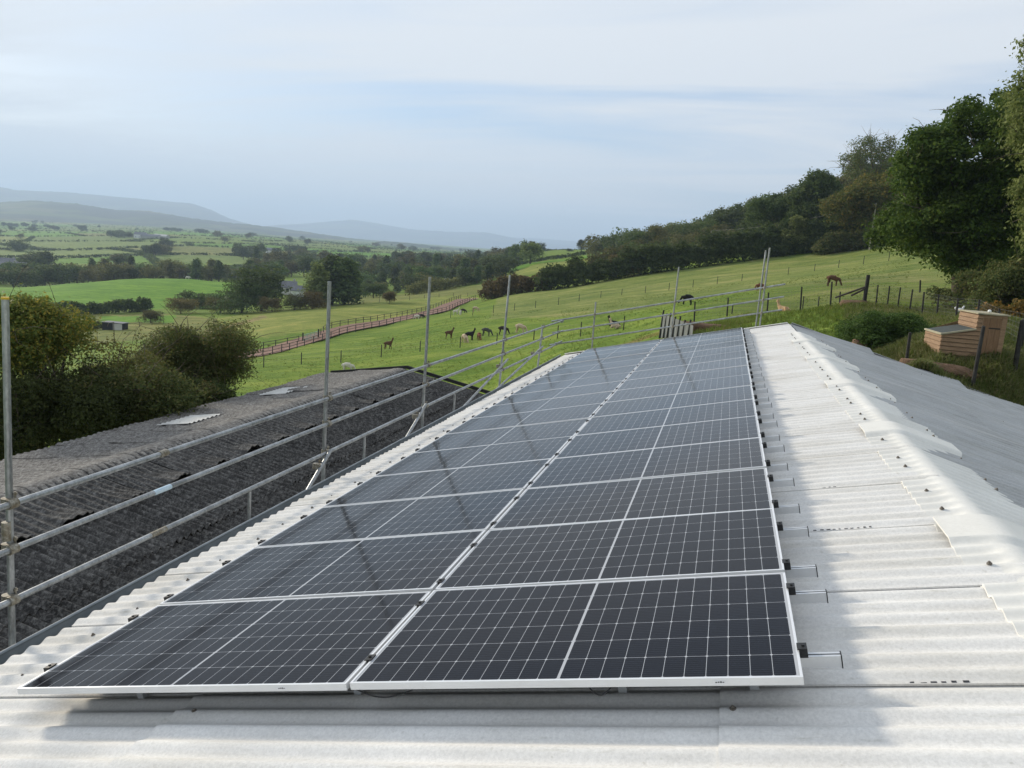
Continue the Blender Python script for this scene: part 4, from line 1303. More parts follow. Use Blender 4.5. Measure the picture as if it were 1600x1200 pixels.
G1, L1 = 'trees in the belt beyond the bright green field', 'broadleaf tree in the dark belt beyond the bright green field'
for row, (D, st, h0, h1) in enumerate([(470, 21, 8.5, 12.5), (505, 21, 10, 14), (545, 26, 10, 14)]):
    x = -30 + 7 * row
    while x < 440:
        far_tree(x, 436, D + rr.uniform(-10, 10), rr.uniform(h0, h1), rr.choice(['round', 'round', 'wide', 'bush', 'tall']), rr.choice(['mid', 'dark', 'olive', 'mid', 'brown']), L1, group=G1, wide=rr.uniform(.95, 1.3))
        x += st * rr.uniform(.7, 1.3)
G2, L2 = 'trees of the valley wood', 'broadleaf tree in the valley wood beyond the fenced track'
for row, (D, xa, xb, st, h0, h1) in enumerate([(345, 580, 800, 22, 6, 10), (395, 560, 800, 19, 8, 12), (450, 545, 810, 19, 9, 13), (520, 440, 820, 20, 10, 14), (600, 420, 830, 21, 10, 15), (690, 400, 850, 24, 10, 15), (800, 380, 860, 26, 9, 13)]):
    x = xa
    while x < xb:
        far_tree(x, 420, D + rr.uniform(-14, 14), rr.uniform(h0, h1), rr.choice(['round', 'wide', 'bush', 'tall', 'round']), rr.choice(['dark', 'dark', 'mid', 'mid', 'olive', 'brown']), L2, group=G2, wide=rr.uniform(.95, 1.35), stuff=row > 4)
        x += st * rr.uniform(.7, 1.3)
G3, L3 = 'trees of the wooded hillside', 'tree or thorn on the wooded hillside behind the long dark hedge'
for row, (D, xa, xb, st, h0, h1) in enumerate([(215, 1010, 1330, 24, 4, 7), (245, 1000, 1340, 24, 6, 9), (290, 985, 1350, 22, 8, 11), (335, 960, 1380, 20, 9, 12), (380, 930, 1400, 18, 9, 12.5), (425, 925, 1300, 18, 10, 13)]):
    x = xa
    while x < xb:
        far_tree(x, 400, D + rr.uniform(-12, 12), rr.uniform(h0, h1), rr.choice(['round', 'wide', 'bush', 'round']) if row > 1 else 'bush', rr.choice(['mid', 'dark', 'mid', 'olive', 'pale', 'mid', 'olive'] if row > 1 else ['dark', 'olive', 'mid', 'brown']), L3, group=G3, wide=rr.uniform(.95, 1.3))
        x += st * rr.uniform(.7, 1.3)
G4, L4 = 'trees scattered over the far fields', 'distant tree among the far valley fields'
for i in range(48):
    D = math.exp(rr.uniform(math.log(680), math.log(3600))); x = rr.uniform(-20, 760)
    for k in range(rr.choice([1, 1, 2, 3])):
        far_tree(x + rr.uniform(-8, 8), 390, D * rr.uniform(.98, 1.02), rr.uniform(9, 15), rr.choice(['round', 'wide', 'bush']), rr.choice(['dark', 'mid', 'olive']), L4, group=G4, wide=rr.uniform(1, 1.5), stuff=True)
for (x, D, n, L) in [(190, 1480, 8, 'dark tree in the clump around the far white farm'), (30, 2500, 12, 'tree of the distant dark plantation at the left edge'), (285, 2600, 7, 'tree of the distant dark plantation below the near hill'), (385, 900, 9, 'dark tree in the group at the right end of the far fields'), (55, 640, 6, 'dark tree beside the farmhouse at the left edge')]:
    for k in range(n):
        far_tree(x + rr.gauss(0, 9 if D < 2000 else 16), 390, D * rr.uniform(.97, 1.03), rr.uniform(9, 14), rr.choice(['round', 'wide', 'bush']), rr.choice(['dark', 'dark', 'mid']), L, wide=rr.uniform(1, 1.5), stuff=True)

# trees too far and too many to count: one mass
def merge_stuff():
    vs, fs, ms, nb = [], [], [], 0; keys = ['dark', 'mid', 'olive', 'brown', 'rust', 'pale']
    cache = {}
    for me, p, sx, sz, rz, mat in STUFF:
        if me.name not in cache:
            v = np.empty(len(me.vertices) * 3, np.float32); me.vertices.foreach_get('co', v)
            f = np.empty(len(me.loops), np.int32); me.loops.foreach_get('vertex_index', f)
            q = np.empty(len(me.polygons), np.int32); me.polygons.foreach_get('material_index', q)
            cache[me.name] = (v.reshape(-1, 3), f.reshape(-1, 4), q)
        v, f, q = cache[me.name]
        c, s_ = math.cos(rz), math.sin(rz)
        w = np.stack([(v[:, 0] * c - v[:, 1] * s_) * sx + p[0], (v[:, 0] * s_ + v[:, 1] * c) * sx + p[1], v[:, 2] * sz + p[2]], 1)
        vs.append(w); fs.append(f + nb); nb += len(v); ms.append(np.where(q == 0, keys.index(mat), len(keys)))
    me = np_mesh('far_trees', np.concatenate(vs), np.concatenate(fs), [LEAF[k] for k in keys] + [MT['bark']], np.concatenate(ms))
    tag(link(bpy.data.objects.new('far_trees', me)), kind='stuff')


merge_stuff()

# hedgerows of the far fields: too many to count
fx, fy = [], []
r_ = np.random.default_rng(77)
Dh = np.exp(r_.uniform(math.log(590), math.log(4200), 500000)); Ph = r_.uniform(hx(-80), hx(930), 500000)
xh = CAM[0] + Dh * np.sin(Ph + PHI0); yh = CAM[1] + Dh * np.cos(Ph + PHI0)
_, gap = far_cells(xh, yh)
ok = gap < 4.5
xh, yh = xh[ok], yh[ok]; zh = height(xh, yh)
print('hedge bushes', len(xh))
NB = min(len(xh), 14000)
lob = np.stack([xh[:NB], yh[:NB], zh[:NB] + 1.0, r_.uniform(1.3, 2.4, NB), np.full(NB, .8)], 1)
v, f = leaf_cloud(lob, NB * 7, .95, 5, .5)
o = link(bpy.data.objects.new('hedgerows', np_mesh('hedgerows', v, f, [LEAF['dark']]))); tag(o, kind='stuff')

# ------------------------------------------------------------------ track, fences, gate
def strip(name, line, width, z, mat, kind='structure'):
    L = polyline(line, 2.0); v, f = [], []
    for i, p in enumerate(L):
        a = L[max(0, i - 1)]; b = L[min(len(L) - 1, i + 1)]; d = (b - a)[:2]; d /= np.linalg.norm(d); nn = np.array([-d[1], d[0]])
        wv = width * (1 + .08 * math.sin(i * .7))
        for s in (-1, -.35, .35, 1):
            q = p[:2] + nn * s * wv / 2; v.append((q[0], q[1], gz(*q) + z + (.05 if abs(s) < .5 else 0)))
    for i in range(len(L) - 1):
        for j in range(3): f.append((i * 4 + j, i * 4 + j + 1, (i + 1) * 4 + j + 1, (i + 1) * 4 + j))
    o = quads_obj(name, v, f, [mat]); tag(o, kind=kind); return o


MT['track'] = mottled('red_track', (.20, .105, .072), (.31, .18, .13), .6, .95, fine=(6, .35))
MT['lane'] = mottled('pale_lane', (.30, .29, .25), (.38, .36, .31), .5, .95)
near_f = gl((372, 565, 116), (395, 560, 118), (440, 550, 126), (480, 541, 134), (540, 526, 146), (600, 512, 159), (650, 500, 172), (700, 488, 192), (745, 471, 228))
Lm = [p + np.array([-3.5, 2.7, 0]) for p in near_f]
strip('path', Lm, 6.2, .13, MT['track'])
far_f = [p + np.array([-6.6, 5.2, 0]) for p in near_f]
strip('road', gl((660, 443, 420), (700, 438, 425), (760, 430, 430), (800, 424, 420)), 5, .2, MT['lane'])


def fence(name, label, line, step, h, r, rails=(), mat='post', railmat='railwood', cat='fence', square=True, wires=(), lean=0.0, group=None, jit=.06):
    L = []
    acc = polyline(line, .5); d = 0; L.append(acc[0])
    for a, b in zip(acc[:-1], acc[1:]):
        d += np.linalg.norm((b - a)[:2])
        if d >= step: L.append(b); d = 0
    rr = random.Random(len(L)); b0 = np.array([L[0][0], L[0][1], gz(L[0][0], L[0][1])])
    t = empty(name, b0); tag(t, label, cat, group)
    tops = []
    for p in L:
        g = np.array([p[0], p[1], gz(p[0], p[1])]) - b0; hh = h * (1 + rr.uniform(-jit, jit))
        q = g + np.array([rr.uniform(-1, 1) * lean, rr.uniform(-1, 1) * lean, hh])
        m = MB()
        m.tube(g - np.array([0, 0, .3]), q, r, r * .92, 6 if r < .1 else 8); m.tube(q, q + np.array([0, 0, .02]), r * .92, r * .4, 6 if r < .1 else 8)
        m.build('post', MT[mat], t); tops.append((g, q))
    for z in rails:
        m = MB()
        for (g1, q1), (g2, q2) in zip(tops[:-1], tops[1:]):
            a = g1 + (q1 - g1) * z; b = g2 + (q2 - g2) * z
            m.tube(a, b, .045, n=4, smooth=False)
        m.build('rail', MT[railmat], t)
    for z in wires:
        m = MB()
        for (g1, q1), (g2, q2) in zip(tops[:-1], tops[1:]):
            a = g1 + (q1 - g1) * z; b = g2 + (q2 - g2) * z
            m.tube(a, b, .006, n=3)
        m.build('wire', MT['wire'], t)
    return t, tops, b0


fence('post_and_rail_fence', 'near post and rail fence of the red track across the field', near_f, 2.6, 1.25, .07, (.93, .55, .2))
ga = gp(474, 524, 140); gb = gp(497, 517, 143)
fence('post_and_rail_fence', 'far post and rail fence of the red track, left of the green gate', far_f[:3] + [ga], 2.6, 1.25, .07, (.93, .55))
fence('post_and_rail_fence', 'far post and rail fence of the red track, right of the green gate', [gb] + far_f[4:], 2.6, 1.25, .07, (.93, .55))
g_ = empty('field_gate', ga); tag(g_, 'pale green metal gate in the far fence of the red track', 'gate')
d = gb - ga; m = MB()
for z in (.2, .45, .7, .95, 1.2): m.tube((0, 0, z), d + np.array([0, 0, z]), .05, n=6)
for q in (0, .25, .5, .75, 1): m.tube(d * q + np.array([0, 0, .15]), d * q + np.array([0, 0, 1.25]), .04, n=6)
m.build('gate_bars', MT['gategreen'], g_)
for q, nm in ((-.03, 'gate_post'), (1.03, 'gate_post')):
    m = MB(); m.tube(d * q - np.array([0, 0, .3]), d * q + np.array([0, 0, 1.6]), .12, n=8); m.build(nm, MT['post'], g_)
fence('wire_fence', 'line of thin dark posts low in the alpaca field, behind the old barn', gl((412, 574, 88), (463, 569, 87), (517, 564, 87), (572, 559, 86), (627, 553, 85.5), (678, 547, 85), (735, 542, 85), (790, 535, 83), (849, 528, 81), (911, 525, 74), (965, 516, 73), (1020, 512, 72)), 4.05, 1.25, .055, wires=(.5, .85))
fence('wire_fence', 'line of thin dark posts across the middle of the alpaca field', gl((704, 497, 139), (734, 492.5, 139), (766, 489, 140), (832, 481, 140), (895, 472.5, 140), (953, 464, 140), (1022, 456, 140), (1092, 447, 140), (1159, 439, 140), (1221, 431, 140), (1288, 422, 140), (1321, 417, 140), (1400, 406, 140)), 3.6, 1.25, .055, wires=(.5, .85))
fence('wire_fence', 'distant fence along the top of the pale field', gl((470, 485, 232), (560, 482, 236), (650, 472, 240), (755, 462, 245)), 4.5, 1.2, .06, wires=(.6,))
fence('wire_fence', 'small fence right of the dark field shelter', gl((196, 512, 203), (225, 511, 205), (262, 508, 208)), 3.0, 1.2, .06, rails=(.8,))


def run_fence(name, label, base, top, r=.05, net=True, wires=(.97,)):
    b0 = gp(*base[0]); t = empty(name, b0); tag(t, label, 'fence'); P = []
    for (bx, by, D), (tx, ty) in zip(base, top):
        g = gp(bx, by, D); q = atD(tx, ty, D); hh = max(.9, q[2] - g[2]); lean = np.clip((q - g)[:2], -.12, .12)
        q = np.array([g[0] + lean[0], g[1] + lean[1], g[2] + hh]); m = MB()
        m.tube(g - b0 - np.array([0, 0, .3]), q - b0, r, r * .9, 7); m.build('post', MT['post'], t); P.append((g - b0, q - b0))
    if net:
        m = MB()
        for (g1, q1), (g2, q2) in zip(P[:-1], P[1:]):
            ln = np.linalg.norm(g2 - g1); nv = max(2, int(ln / .22))
            for i in range(nv): w = i / nv; m.tube(g1 + (g2 - g1) * w, q1 + (q2 - q1) * w, .0035, n=3, caps=False)
            for z in np.linspace(.05, .98, 8): m.tube(g1 + (q1 - g1) * z, g2 + (q2 - g2) * z, .0035, n=3, caps=False)
        m.build('netting', MT['netting'], t)
    return t


run_fence('run_fence', 'tall dark posts and netting along the back of the hen run', [(1085, 503, 55), (1136, 495, 55), (1199, 487, 53), (1251, 485, 52), (1298, 477, 52), (1353, 475, 50)], [(1086, 471), (1138, 465), (1201, 457), (1252, 448), (1299, 440), (1353, 438)], .055)
run_fence('run_fence', 'netted fence with slanting grey posts right of the stout corner post', [(1353, 475, 50), (1369, 476, 49), (1386, 482, 48), (1402, 485, 47), (1421, 487, 46), (1441, 491, 44), (1464, 497, 42), (1494, 500, 39), (1526, 506, 36), (1560, 514, 33), (1600, 524, 31)], [(1354, 437), (1372, 445), (1390, 447), (1407, 449), (1426, 452), (1444, 456), (1467, 460), (1497, 466), (1530, 472), (1562, 482), (1604, 490)], .045)
p0 = gp(1353, 475, 50); t = empty('corner_post', p0 + np.array([-.12, -.1, 0])); tag(t, 'stout dark corner post with sloping struts where the two netted fences meet', 'post')
m = MB(); m.tube((0, 0, -.3), (0, 0, 1.72), .11, .105, 8); m.build('post', MT['post'], t)
for (q, z, q2) in [((-1.6, .1), .25, 1.05), ((-.75, .05), .45, .95)]:
    m = MB(); m.tube((q[0], q[1], z), (0, 0, q2), .06, n=6); m.build('strut', MT['railwood'], t)
for i, (bx, by, tx, ty, D, r, lab) in enumerate([(1418, 565, 1422, 520, 25.5, .05, 'rough dark post left of the hen house, just beyond the white roof'), (1524, 577, 1537, 510, 24.5, .055, 'leaning dark post standing in front of the hen house door'), (1590, 556, 1598, 500, 27, .075, 'thick dark post at the right edge, beside the hen house'), (1143, 494, 1145, 478, 60, .045, 'short dark post behind the hen run fence'), (1255, 478, 1256, 463, 62, .045, 'short dark post near the tan alpaca'), (1279, 475, 1280, 464, 63, .045, 'short dark post right of the tan alpaca'), (1313, 470, 1313, 456, 58, .05, 'short dark post left of the stout corner post'), (1438, 455, 1438, 438, 70, .07, 'dark post in front of the oak, above the netted fence')]):
    g = gp(bx, by, D); q = atD(tx, ty, D); m = MB(); m.tube(g - np.array([0, 0, .3]), np.array([g[0] + np.clip(q[0] - g[0], -.3, .3), g[1], max(q[2], g[2] + .8)]), r, r * .9, 8)
    m.tube(np.array([g[0] + np.clip(q[0] - g[0], -.3, .3), g[1], max(q[2], g[2] + .8)]), np.array([g[0] + np.clip(q[0] - g[0], -.3, .3), g[1], max(q[2], g[2] + .8) + .02]), r * .9, r * .3, 8)
    tag(m.build('post', MT['post']), lab, 'post')
# grey panelled pen with dark stakes beyond the far gable
b0 = gp(1030, 529, 46); t = empty('pen', b0); tag(t, 'grey panel pen with dark upright stakes just beyond the far end of the panels', 'pen')
e_ = gp(1082, 521, 43) - b0; m = MB(); n = 24
vs = []
for i in range(n + 1):
    w = i / n; hh = 1.45 - .75 * w
    p = e_ * w; off = .02 * (i % 2)
    vs += [tuple(p + np.array([0, off, -.3])), tuple(p + np.array([0, off, hh]))]
m.add(vs, [(2 * i, 2 * i + 2, 2 * i + 3, 2 * i + 1) for i in range(n)])
vs2 = [(x, y + .05, z) for x, y, z in vs]; m.add(vs2, [(2 * i + 1, 2 * i + 3, 2 * i + 2, 2 * i) for i in range(n)])
m.build('panel', MT['greysheet'], t)
for i, w in enumerate((.0, .12, .24, .40, .55, .70, .86)):
    p = e_ * w; m = MB(); m.tube(p + np.array([0, -.07, -.3]), p + np.array([.09, -.07, 1.65 - .7 * w - .12 * (i % 2)]), .055, .05, 7); m.build('stake', MT['post'], t)
# utility poles and line
P = []
for (bx, by, tx, ty, D, lab) in [(1108, 392, 1111, 360, 232, 'pale utility pole in front of the wooded hillside, left of the other'), (1361, 372, 1364, 317, 176, 'pale utility pole left of the big oak, under the autumn tree'), (1061, 402, 1063, 372, 235, 'thin grey utility pole at the scrubby left end of the hillside')]:
    g = gp(bx, by, D); q = atD(tx, ty, D); m = MB(); top = np.array([g[0], g[1], max(q[2], g[2] + 4)]); m.tube(g - np.array([0, 0, .4]), top, .14, .10, 8)
    m.box(tuple(top + np.array([-.6, -.05, -.35])), tuple(top + np.array([.6, .05, -.23]))); m.tube(top + np.array([-.5, 0, -.23]), top + np.array([-.5, 0, -.05]), .04, n=6); m.tube(top + np.array([.5, 0, -.23]), top + np.array([.5, 0, -.05]), .04, n=6)
    tag(m.build('utility_pole', MT['polewood']), lab, 'utility pole'); P.append(top)
m = MB()
for a, b in ((P[2], P[0]), (P[0], P[1])):
    L = [a + (b - a) * i / 16 - np.array([0, 0, 1.2 * 4 * (i / 16) * (1 - i / 16)]) for i in range(17)]; m.path(L, .022, 4)
tag(m.build('overhead_line', MT['wire']), 'overhead line slung between the utility poles on the hillside', 'cable')

# ------------------------------------------------------------------ hen house
hb = atD(1466, 560, 26.2)
rv = ray(1500, 540); az = math.atan2(rv[0], rv[1]); HA = -az + math.radians(17)
hen = empty('hen_house', hb, HA); tag(hen, 'small cedar hen house with a low nest box wing and a plank door', 'hen house')
LN, WD, DP = .88, .74, 1.7           # nest wing length, tall part width, depth


def cladding(m, o, ux, length, z0, z1fun, nrm, step=.125):
    """overlapping boards on a wall from o along ux; top height may slope"""
    ux = np.array(ux, float); nrm = np.array(nrm, float); z = z0
    zmax = max(z1fun(0), z1fun(length))
    while z < zmax - .01:
        def cut(w, zz): return min(zz, z1fun(w))
        a0, a1 = cut(0, z), cut(length, z); b0_, b1_ = cut(0, z + step - .014), cut(length, z + step - .014)
        if b0_ - a0 < .004 and b1_ - a1 < .004: break
        p = lambda w, zz, k: tuple(np.array(o) + ux * w + np.array([0, 0, zz]) + nrm * k)
        vs = [p(0, a0, .026), p(length, a1, .026), p(length, b1_, .004), p(0, b0_, .004), p(0, a0, 0), p(length, a1, 0), p(length, b1_, -.004), p(0, b0_, -.004)]
        m.add(vs, [(0, 1, 2, 3), (0, 4, 5, 1), (3, 2, 6, 7), (0, 3, 7, 4), (1, 5, 6, 2)])
        z += step


m = MB()
zl0, zl1, zt = .72, .94, 1.40
cladding(m, (0, 0, 0), (1, 0, 0), LN, -.1, lambda w: zl0 + (zl1 - zl0) * w / LN, (0, -1, 0))
cladding(m, (0, DP, 0), (0, -1, 0), DP, -.25, lambda w: zl0, (-1, 0, 0))
m.build('nest_box', MT['wood'], hen)
m = MB()
cladding(m, (LN, 0, 0), (1, 0, 0), .12, -.1, lambda w: zt, (0, -1, 0))
cladding(m, (LN + WD, 0, 0), (0, 1, 0), DP, -.1, lambda w: zt, (1, 0, 0))
cladding(m, (LN, DP, 0), (0, -1, 0), DP, zl1 - .06, lambda w: zt, (-1, 0, 0))
cladding(m, (LN + WD, DP, 0), (-1, 0, 0), LN + WD, -.1, lambda w: zt if w < WD else zl1 - (zl1 - zl0) * (w - WD) / LN, (0, 1, 0))
m.build('wall', MT['wood'], hen)
m = MB(); m.box((LN - .05, -.07, zt), (LN + WD + .06, DP + .06, zt + .035)); rf = m.build('roof', MT['wood_trim'], hen)
m = MB(); sl = (zl1 - zl0) / LN
fr = lambda x, y, z: (x, y, zl0 + sl * x + z)
m.box((-.02, -.01, .022), (LN - .02, DP - .03, .036), frame=fr); m.build('felt_lid', MT['felt'], hen)
m = MB(); m.box((-.06, -.06, 0), (LN - .02, -.01, .045), frame=fr); m.box((-.06, -.01, 0), (-.02, DP, .045), frame=fr); m.box((-.02, -.01, 0), (LN - .02, DP, .021), frame=fr); m.build('lid_trim', MT['wood_trim'], hen)
m = MB()
for i in range(3): m.box((LN + .15 + i * .165, -.022 - .002 * (i % 2), .02), (LN + .15 + i * .165 + .16, .0, zt - .10))
dr = m.build('door', MT['wood_door'], hen)
m = MB()
for z in (.24, 1.0): m.box((LN + .30, -.036, z), (LN + .60, -.0245, z + .035))
m.build('hinge', MT['post'], dr)
m = MB(); m.box((LN + .12, -.02, -.05), (LN + .148, .02, zt)); m.box((LN + .62, -.03, -.05), (LN + WD + .01, .0, zt)); m.box((LN + .148, -.019, zt - .095), (LN + .62, .01, zt - .001)); m.build('door_frame', MT['wood'], hen)
m = MB(); m.box((.02, .03, -.4), (LN + WD - .03, DP - .02, .6)); m.box((LN + .02, .03, .61), (LN + WD - .03, DP - .03, zt - .01)); m.build('gap_shade', MT['dark'], hen)  # added near-black filler, stands in for the shadow lines between the boards
Mh = Matrix.Translation(hb) @ Matrix.Rotation(HA, 4, 'Z')
bm_ = MB()
def ball(m, c, r, n=10):
    vs = []; fs = []
    for i in range(n // 2 + 1):
        th = PI * i / (n // 2)
        for j in range(n): vs.append((c[0] + r * math.sin(th) * math.cos(2 * PI * j / n), c[1] + r * math.sin(th) * math.sin(2 * PI * j / n), c[2] + r * math.cos(th)))
    for i in range(n // 2):
        for j in range(n): fs.append((i * n + j, (i + 1) * n + j, (i + 1) * n + (j + 1) % n, i * n + (j + 1) % n))
    m.add(vs, fs, 0, True)
q = Mh @ Vector((LN + .42, .5, zt + .035 + .05)); ball(bm_, (q.x, q.y, q.z), .052, 14)
tag(bm_.build('white_ball', MT['white']), 'small white ball lying on the roof of the hen house', 'ball')

# boulder, and soil heaps
def rock(name, c, rx, ry, rz, mat, label, cat, seed, n=16):
    rr = np.random.default_rng(seed); vs, fs = [], []
    for i in range(n // 2 + 1):
        th = PI * i / (n // 2)
        for j in range(n):
            d = np.array([math.sin(th) * math.cos(2 * PI * j / n), math.sin(th) * math.sin(2 * PI * j / n), math.cos(th)])
            k = 1 + .12 * math.sin(3 * d[0] + seed) + .10 * math.sin(4 * d[1] + 2 * seed) + .10 * math.sin(5 * d[2] + d[0] * 3) + (rr.normal() * .02 if 0 < i < n // 2 else 0)
            d = np.sign(d) * np.abs(d) ** .8
            vs.append((c[0] + d[0] * rx * k, c[1] + d[1] * ry * k, c[2] + d[2] * rz * k))
    for i in range(n // 2):
        for j in range(n): fs.append((i * n + j, (i + 1) * n + j, (i + 1) * n + (j + 1) % n, i * n + (j + 1) % n))
    m = MB(); m.add(vs, fs, 0, True); tag(m.build(name, MT[mat]), label, cat)


MT['soil'] = mottled('turned_soil', (.09, .055, .032), (.19, .115, .07), 3, .95, bscale=9, bstr=.9, bdist=.1)
g = gp(1342, 548, 31.5); rock('boulder', g + np.array([0, 0, .15]), .36, .4, .5, 'rock', 'reddish boulder just beyond the white roof verge', 'boulder', 2)
g = gp(1465, 572, 25); rock('soil_heap', g + np.array([0, 0, -.02]), .95, .5, .28, 'soil', 'heap of brown soil in front of the hen house nest box', 'soil heap', 4)
g = gp(1105, 519, 47); rock('soil_heap', g, 1.7, .9, .42, 'soil', 'long reddish soil heap right of the grey panel pen', 'soil heap', 5)
g = gp(1335, 480, 49.5); rock('soil_heap', g, .9, .5, .35, 'soil', 'small reddish soil heap at the foot of the stout corner post', 'soil heap', 6)

# rough grass on the bank beyond the roof
def tufts(name, N, size, cols, region, seed):
    r = np.random.default_rng(seed)
    x = []; 
    px = r.uniform(region[0], region[1], N); D = r.uniform(region[2], region[3], N)
    ph = np.array([hx(q) for q in (region[0], region[1])]); ph = ph[0] + (px - region[0]) / (region[1] - region[0]) * (ph[1] - ph[0])
    X = CAM[0] + D * np.sin(ph + PHI0); Y = CAM[1] + D * np.cos(ph + PHI0); Z = height(X, Y)
    keep = ~((X < 14.9) & (Y < ROOF_END + .12))
    X, Y, Z = X[keep], Y[keep], Z[keep]; N = len(X)
    K = 7
    c = np.repeat(np.stack([X, Y, Z], 1), K, 0); M_ = len(c)
    patch = .55 + .45 * np.sin(c[:, 0] * .9 + 1.7 * np.sin(c[:, 1] * .6)) * np.sin(c[:, 1] * .8 + 1)
    c[:, :2] += r.normal(0, .05, (M_, 2))
    a = r.uniform(0, 6.28, M_); out = np.stack([np.cos(a), np.sin(a), np.zeros(M_)], 1)
    L = size * r.uniform(.5, 1.3, M_) * (.5 + patch); bend = r.uniform(.25, 1.0, M_)
    wv = np.stack([-np.sin(a), np.cos(a), np.zeros(M_)], 1) * (.008 + .006 * r.random(M_))[:, None]
    mid = c + out * (L * bend * .35)[:, None] + np.array([0, 0, 1]) * (L * .6)[:, None]
    tip = c + out * (L * bend)[:, None] + np.array([0, 0, 1]) * (L * (1.0 - .45 * bend))[:, None]
    v = np.stack([c - wv, c + wv, mid + wv * .8, mid - wv * .8, tip + wv * .1, tip - wv * .1], 1).reshape(-1, 3)
    b = np.arange(M_)[:, None] * 6
    f = np.concatenate([b + np.array([[0, 1, 2, 3]]), b + np.array([[3, 2, 4, 5]])])
    o = link(bpy.data.objects.new(name, np_mesh(name, v, f, [cols]))); tag(o, kind='stuff')


LEAF['grass'] = leaf_mat('rough_grass', [(.075, .11, .022), (.125, .16, .038), (.21, .21, .085), (.32, .28, .14)], .45)
LEAF['turf'] = leaf_mat('short_grass', [(.10, .15, .026), (.15, .21, .036), (.21, .235, .065)], .5)
tufts('rough_grass', 19000, .30, LEAF['grass'], (1360, 1720, 18, 31), 3)
tufts('rough_grass', 7000, .26, LEAF['turf'], (1080, 1720, 24, 50), 4)
tufts('rough_grass', 6000, .26, LEAF['grass'], (1330, 1720, 31, 48), 6)
tufts('pasture_grass', 9000, .12, LEAF['turf'], (380, 1420, 48, 135), 8)

# ------------------------------------------------------------------ alpacas
FLEECE = {k: mottled('fleece_' + k, a, b, 7, .95, bscale=16, bstr=.6, bdist=.03) for k, a, b in [
    ('white', (.50, .46, .38), (.66, .62, .53)), ('cream', (.48, .35, .24), (.60, .47, .34)), ('tan', (.44, .27, .14), (.54, .36, .21)),
    ('brown', (.075, .036, .018), (.13, .066, .034)), ('red', (.15, .055, .028), (.21, .085, .045)), ('dark', (.022, .017, .014), (.045, .036, .030)), ('black', (.010, .009, .009), (.024, .022, .021)), ('grey', (.055, .056, .045), (.10, .10, .085))]}


def skin_mesh(name, V_, E_, Rr, root=0, sub=2):
    me = bpy.data.meshes.new(name + '_cage'); me.from_pydata(V_, E_, []); o = bpy.data.objects.new(name, me); COL.objects.link(o)
    sk = o.modifiers.new('s', 'SKIN'); sk.use_smooth_shade = True
    for i, q in enumerate(me.skin_vertices[0].data):
        rr_ = Rr[i]; q.radius = (rr_, rr_) if not isinstance(rr_, tuple) else rr_
        q.use_root = (i == root)
    ss = o.modifiers.new('u', 'SUBSURF'); ss.levels = sub; ss.render_levels = sub
    dg = bpy.context.evaluated_depsgraph_get(); dg.update()
    out = bpy.data.meshes.new_from_object(o.evaluated_get(dg)); out.name = name
    bpy.data.objects.remove(o)
    return out


def alpaca_mesh(pose):
    v = [(-.34, 0, .86), (0, 0, .87), (.32, 0, .86)]; e = [(0, 1), (1, 2)]; r = [.215, .225, .205]

    def chain(start, pts_, rad):
        k = start
        for p, q in zip(pts_, rad): v.append(p); r.append(q); e.append((k, len(v) - 1)); k = len(v) - 1
        return k
    dz = 0
    if pose == 'lying':
        v[:] = [(x, y, z - .54) for x, y, z in v]; dz = -.54
    if pose == 'graze':
        h = chain(2, [(.52, 0, .78), (.66, .03, .52), (.76, .05, .26), (.88, .06, .10)], [.14, .095, .085, .05])
        hv = len(v) - 2
        ear = [(.72, .11, .40), (.70, -.03, .40)]
    else:
        h = chain(2, [(.47, 0, 1.06 + dz), (.54, 0, 1.28 + dz), (.60, 0, 1.47 + dz), (.75, 0, 1.43 + dz)], [.14, .10, .095, .05])
        hv = len(v) - 2
        ear = [(.57, .06, 1.63 + dz), (.57, -.06, 1.63 + dz)]
    for q in ear: v.append(q); r.append(.02); e.append((hv, len(v) - 1))
    chain(0, [(-.52, 0, .86 + dz), (-.58, 0, .70 + dz)], [.075, .05])
    for sy in (1, -1):
        if pose == 'lying':
            chain(0, [(-.30, .17 * sy, .20), (-.05, .20 * sy, .07), (-.28, .21 * sy, .05)], [.11, .06, .045])
            chain(2, [(.30, .14 * sy, .18), (.48, .15 * sy, .06), (.26, .16 * sy, .05)], [.09, .055, .045])
        else:
            st = .10 * sy if pose == 'walk' else 0.03 * sy
            chain(0, [(-.34, .13 * sy, .62), (-.30 + st, .13 * sy, .46), (-.40 + st, .13 * sy, .26), (-.36 + st, .13 * sy, .03)], [.12, .075, .05, .048])
            chain(2, [(.32, .12 * sy, .60), (.33 - st, .12 * sy, .34), (.33 - st, .12 * sy, .03)], [.10, .058, .05])
    return skin_mesh('alpaca_' + pose, v, e, r, 1)


APM = {p: alpaca_mesh(p) for p in ('stand', 'walk', 'graze', 'lying')}
for q in APM.values(): q.materials.clear(); q.materials.append(FLEECE['white'])


def alpaca(px, py, D, pose, col, head, label, h=1.0, name='alpaca', cat='alpaca'):
    """head: which way the nose points in the photo, degrees anticlockwise from right (0), 90 = away"""
    p = gp(px, py, D); rv = ray(px, py); az = math.atan2(rv[0], rv[1])
    o = bpy.data.objects.new(name, APM[pose]); link(o)
    o.location = p; o.rotation_euler = (0, 0, -az + math.radians(head)); o.scale = (h, h * 1.05, h)
    o.material_slots[0].link = 'OBJECT'; o.material_slots[0].material = FLEECE[col]
    return tag(o, label, cat)


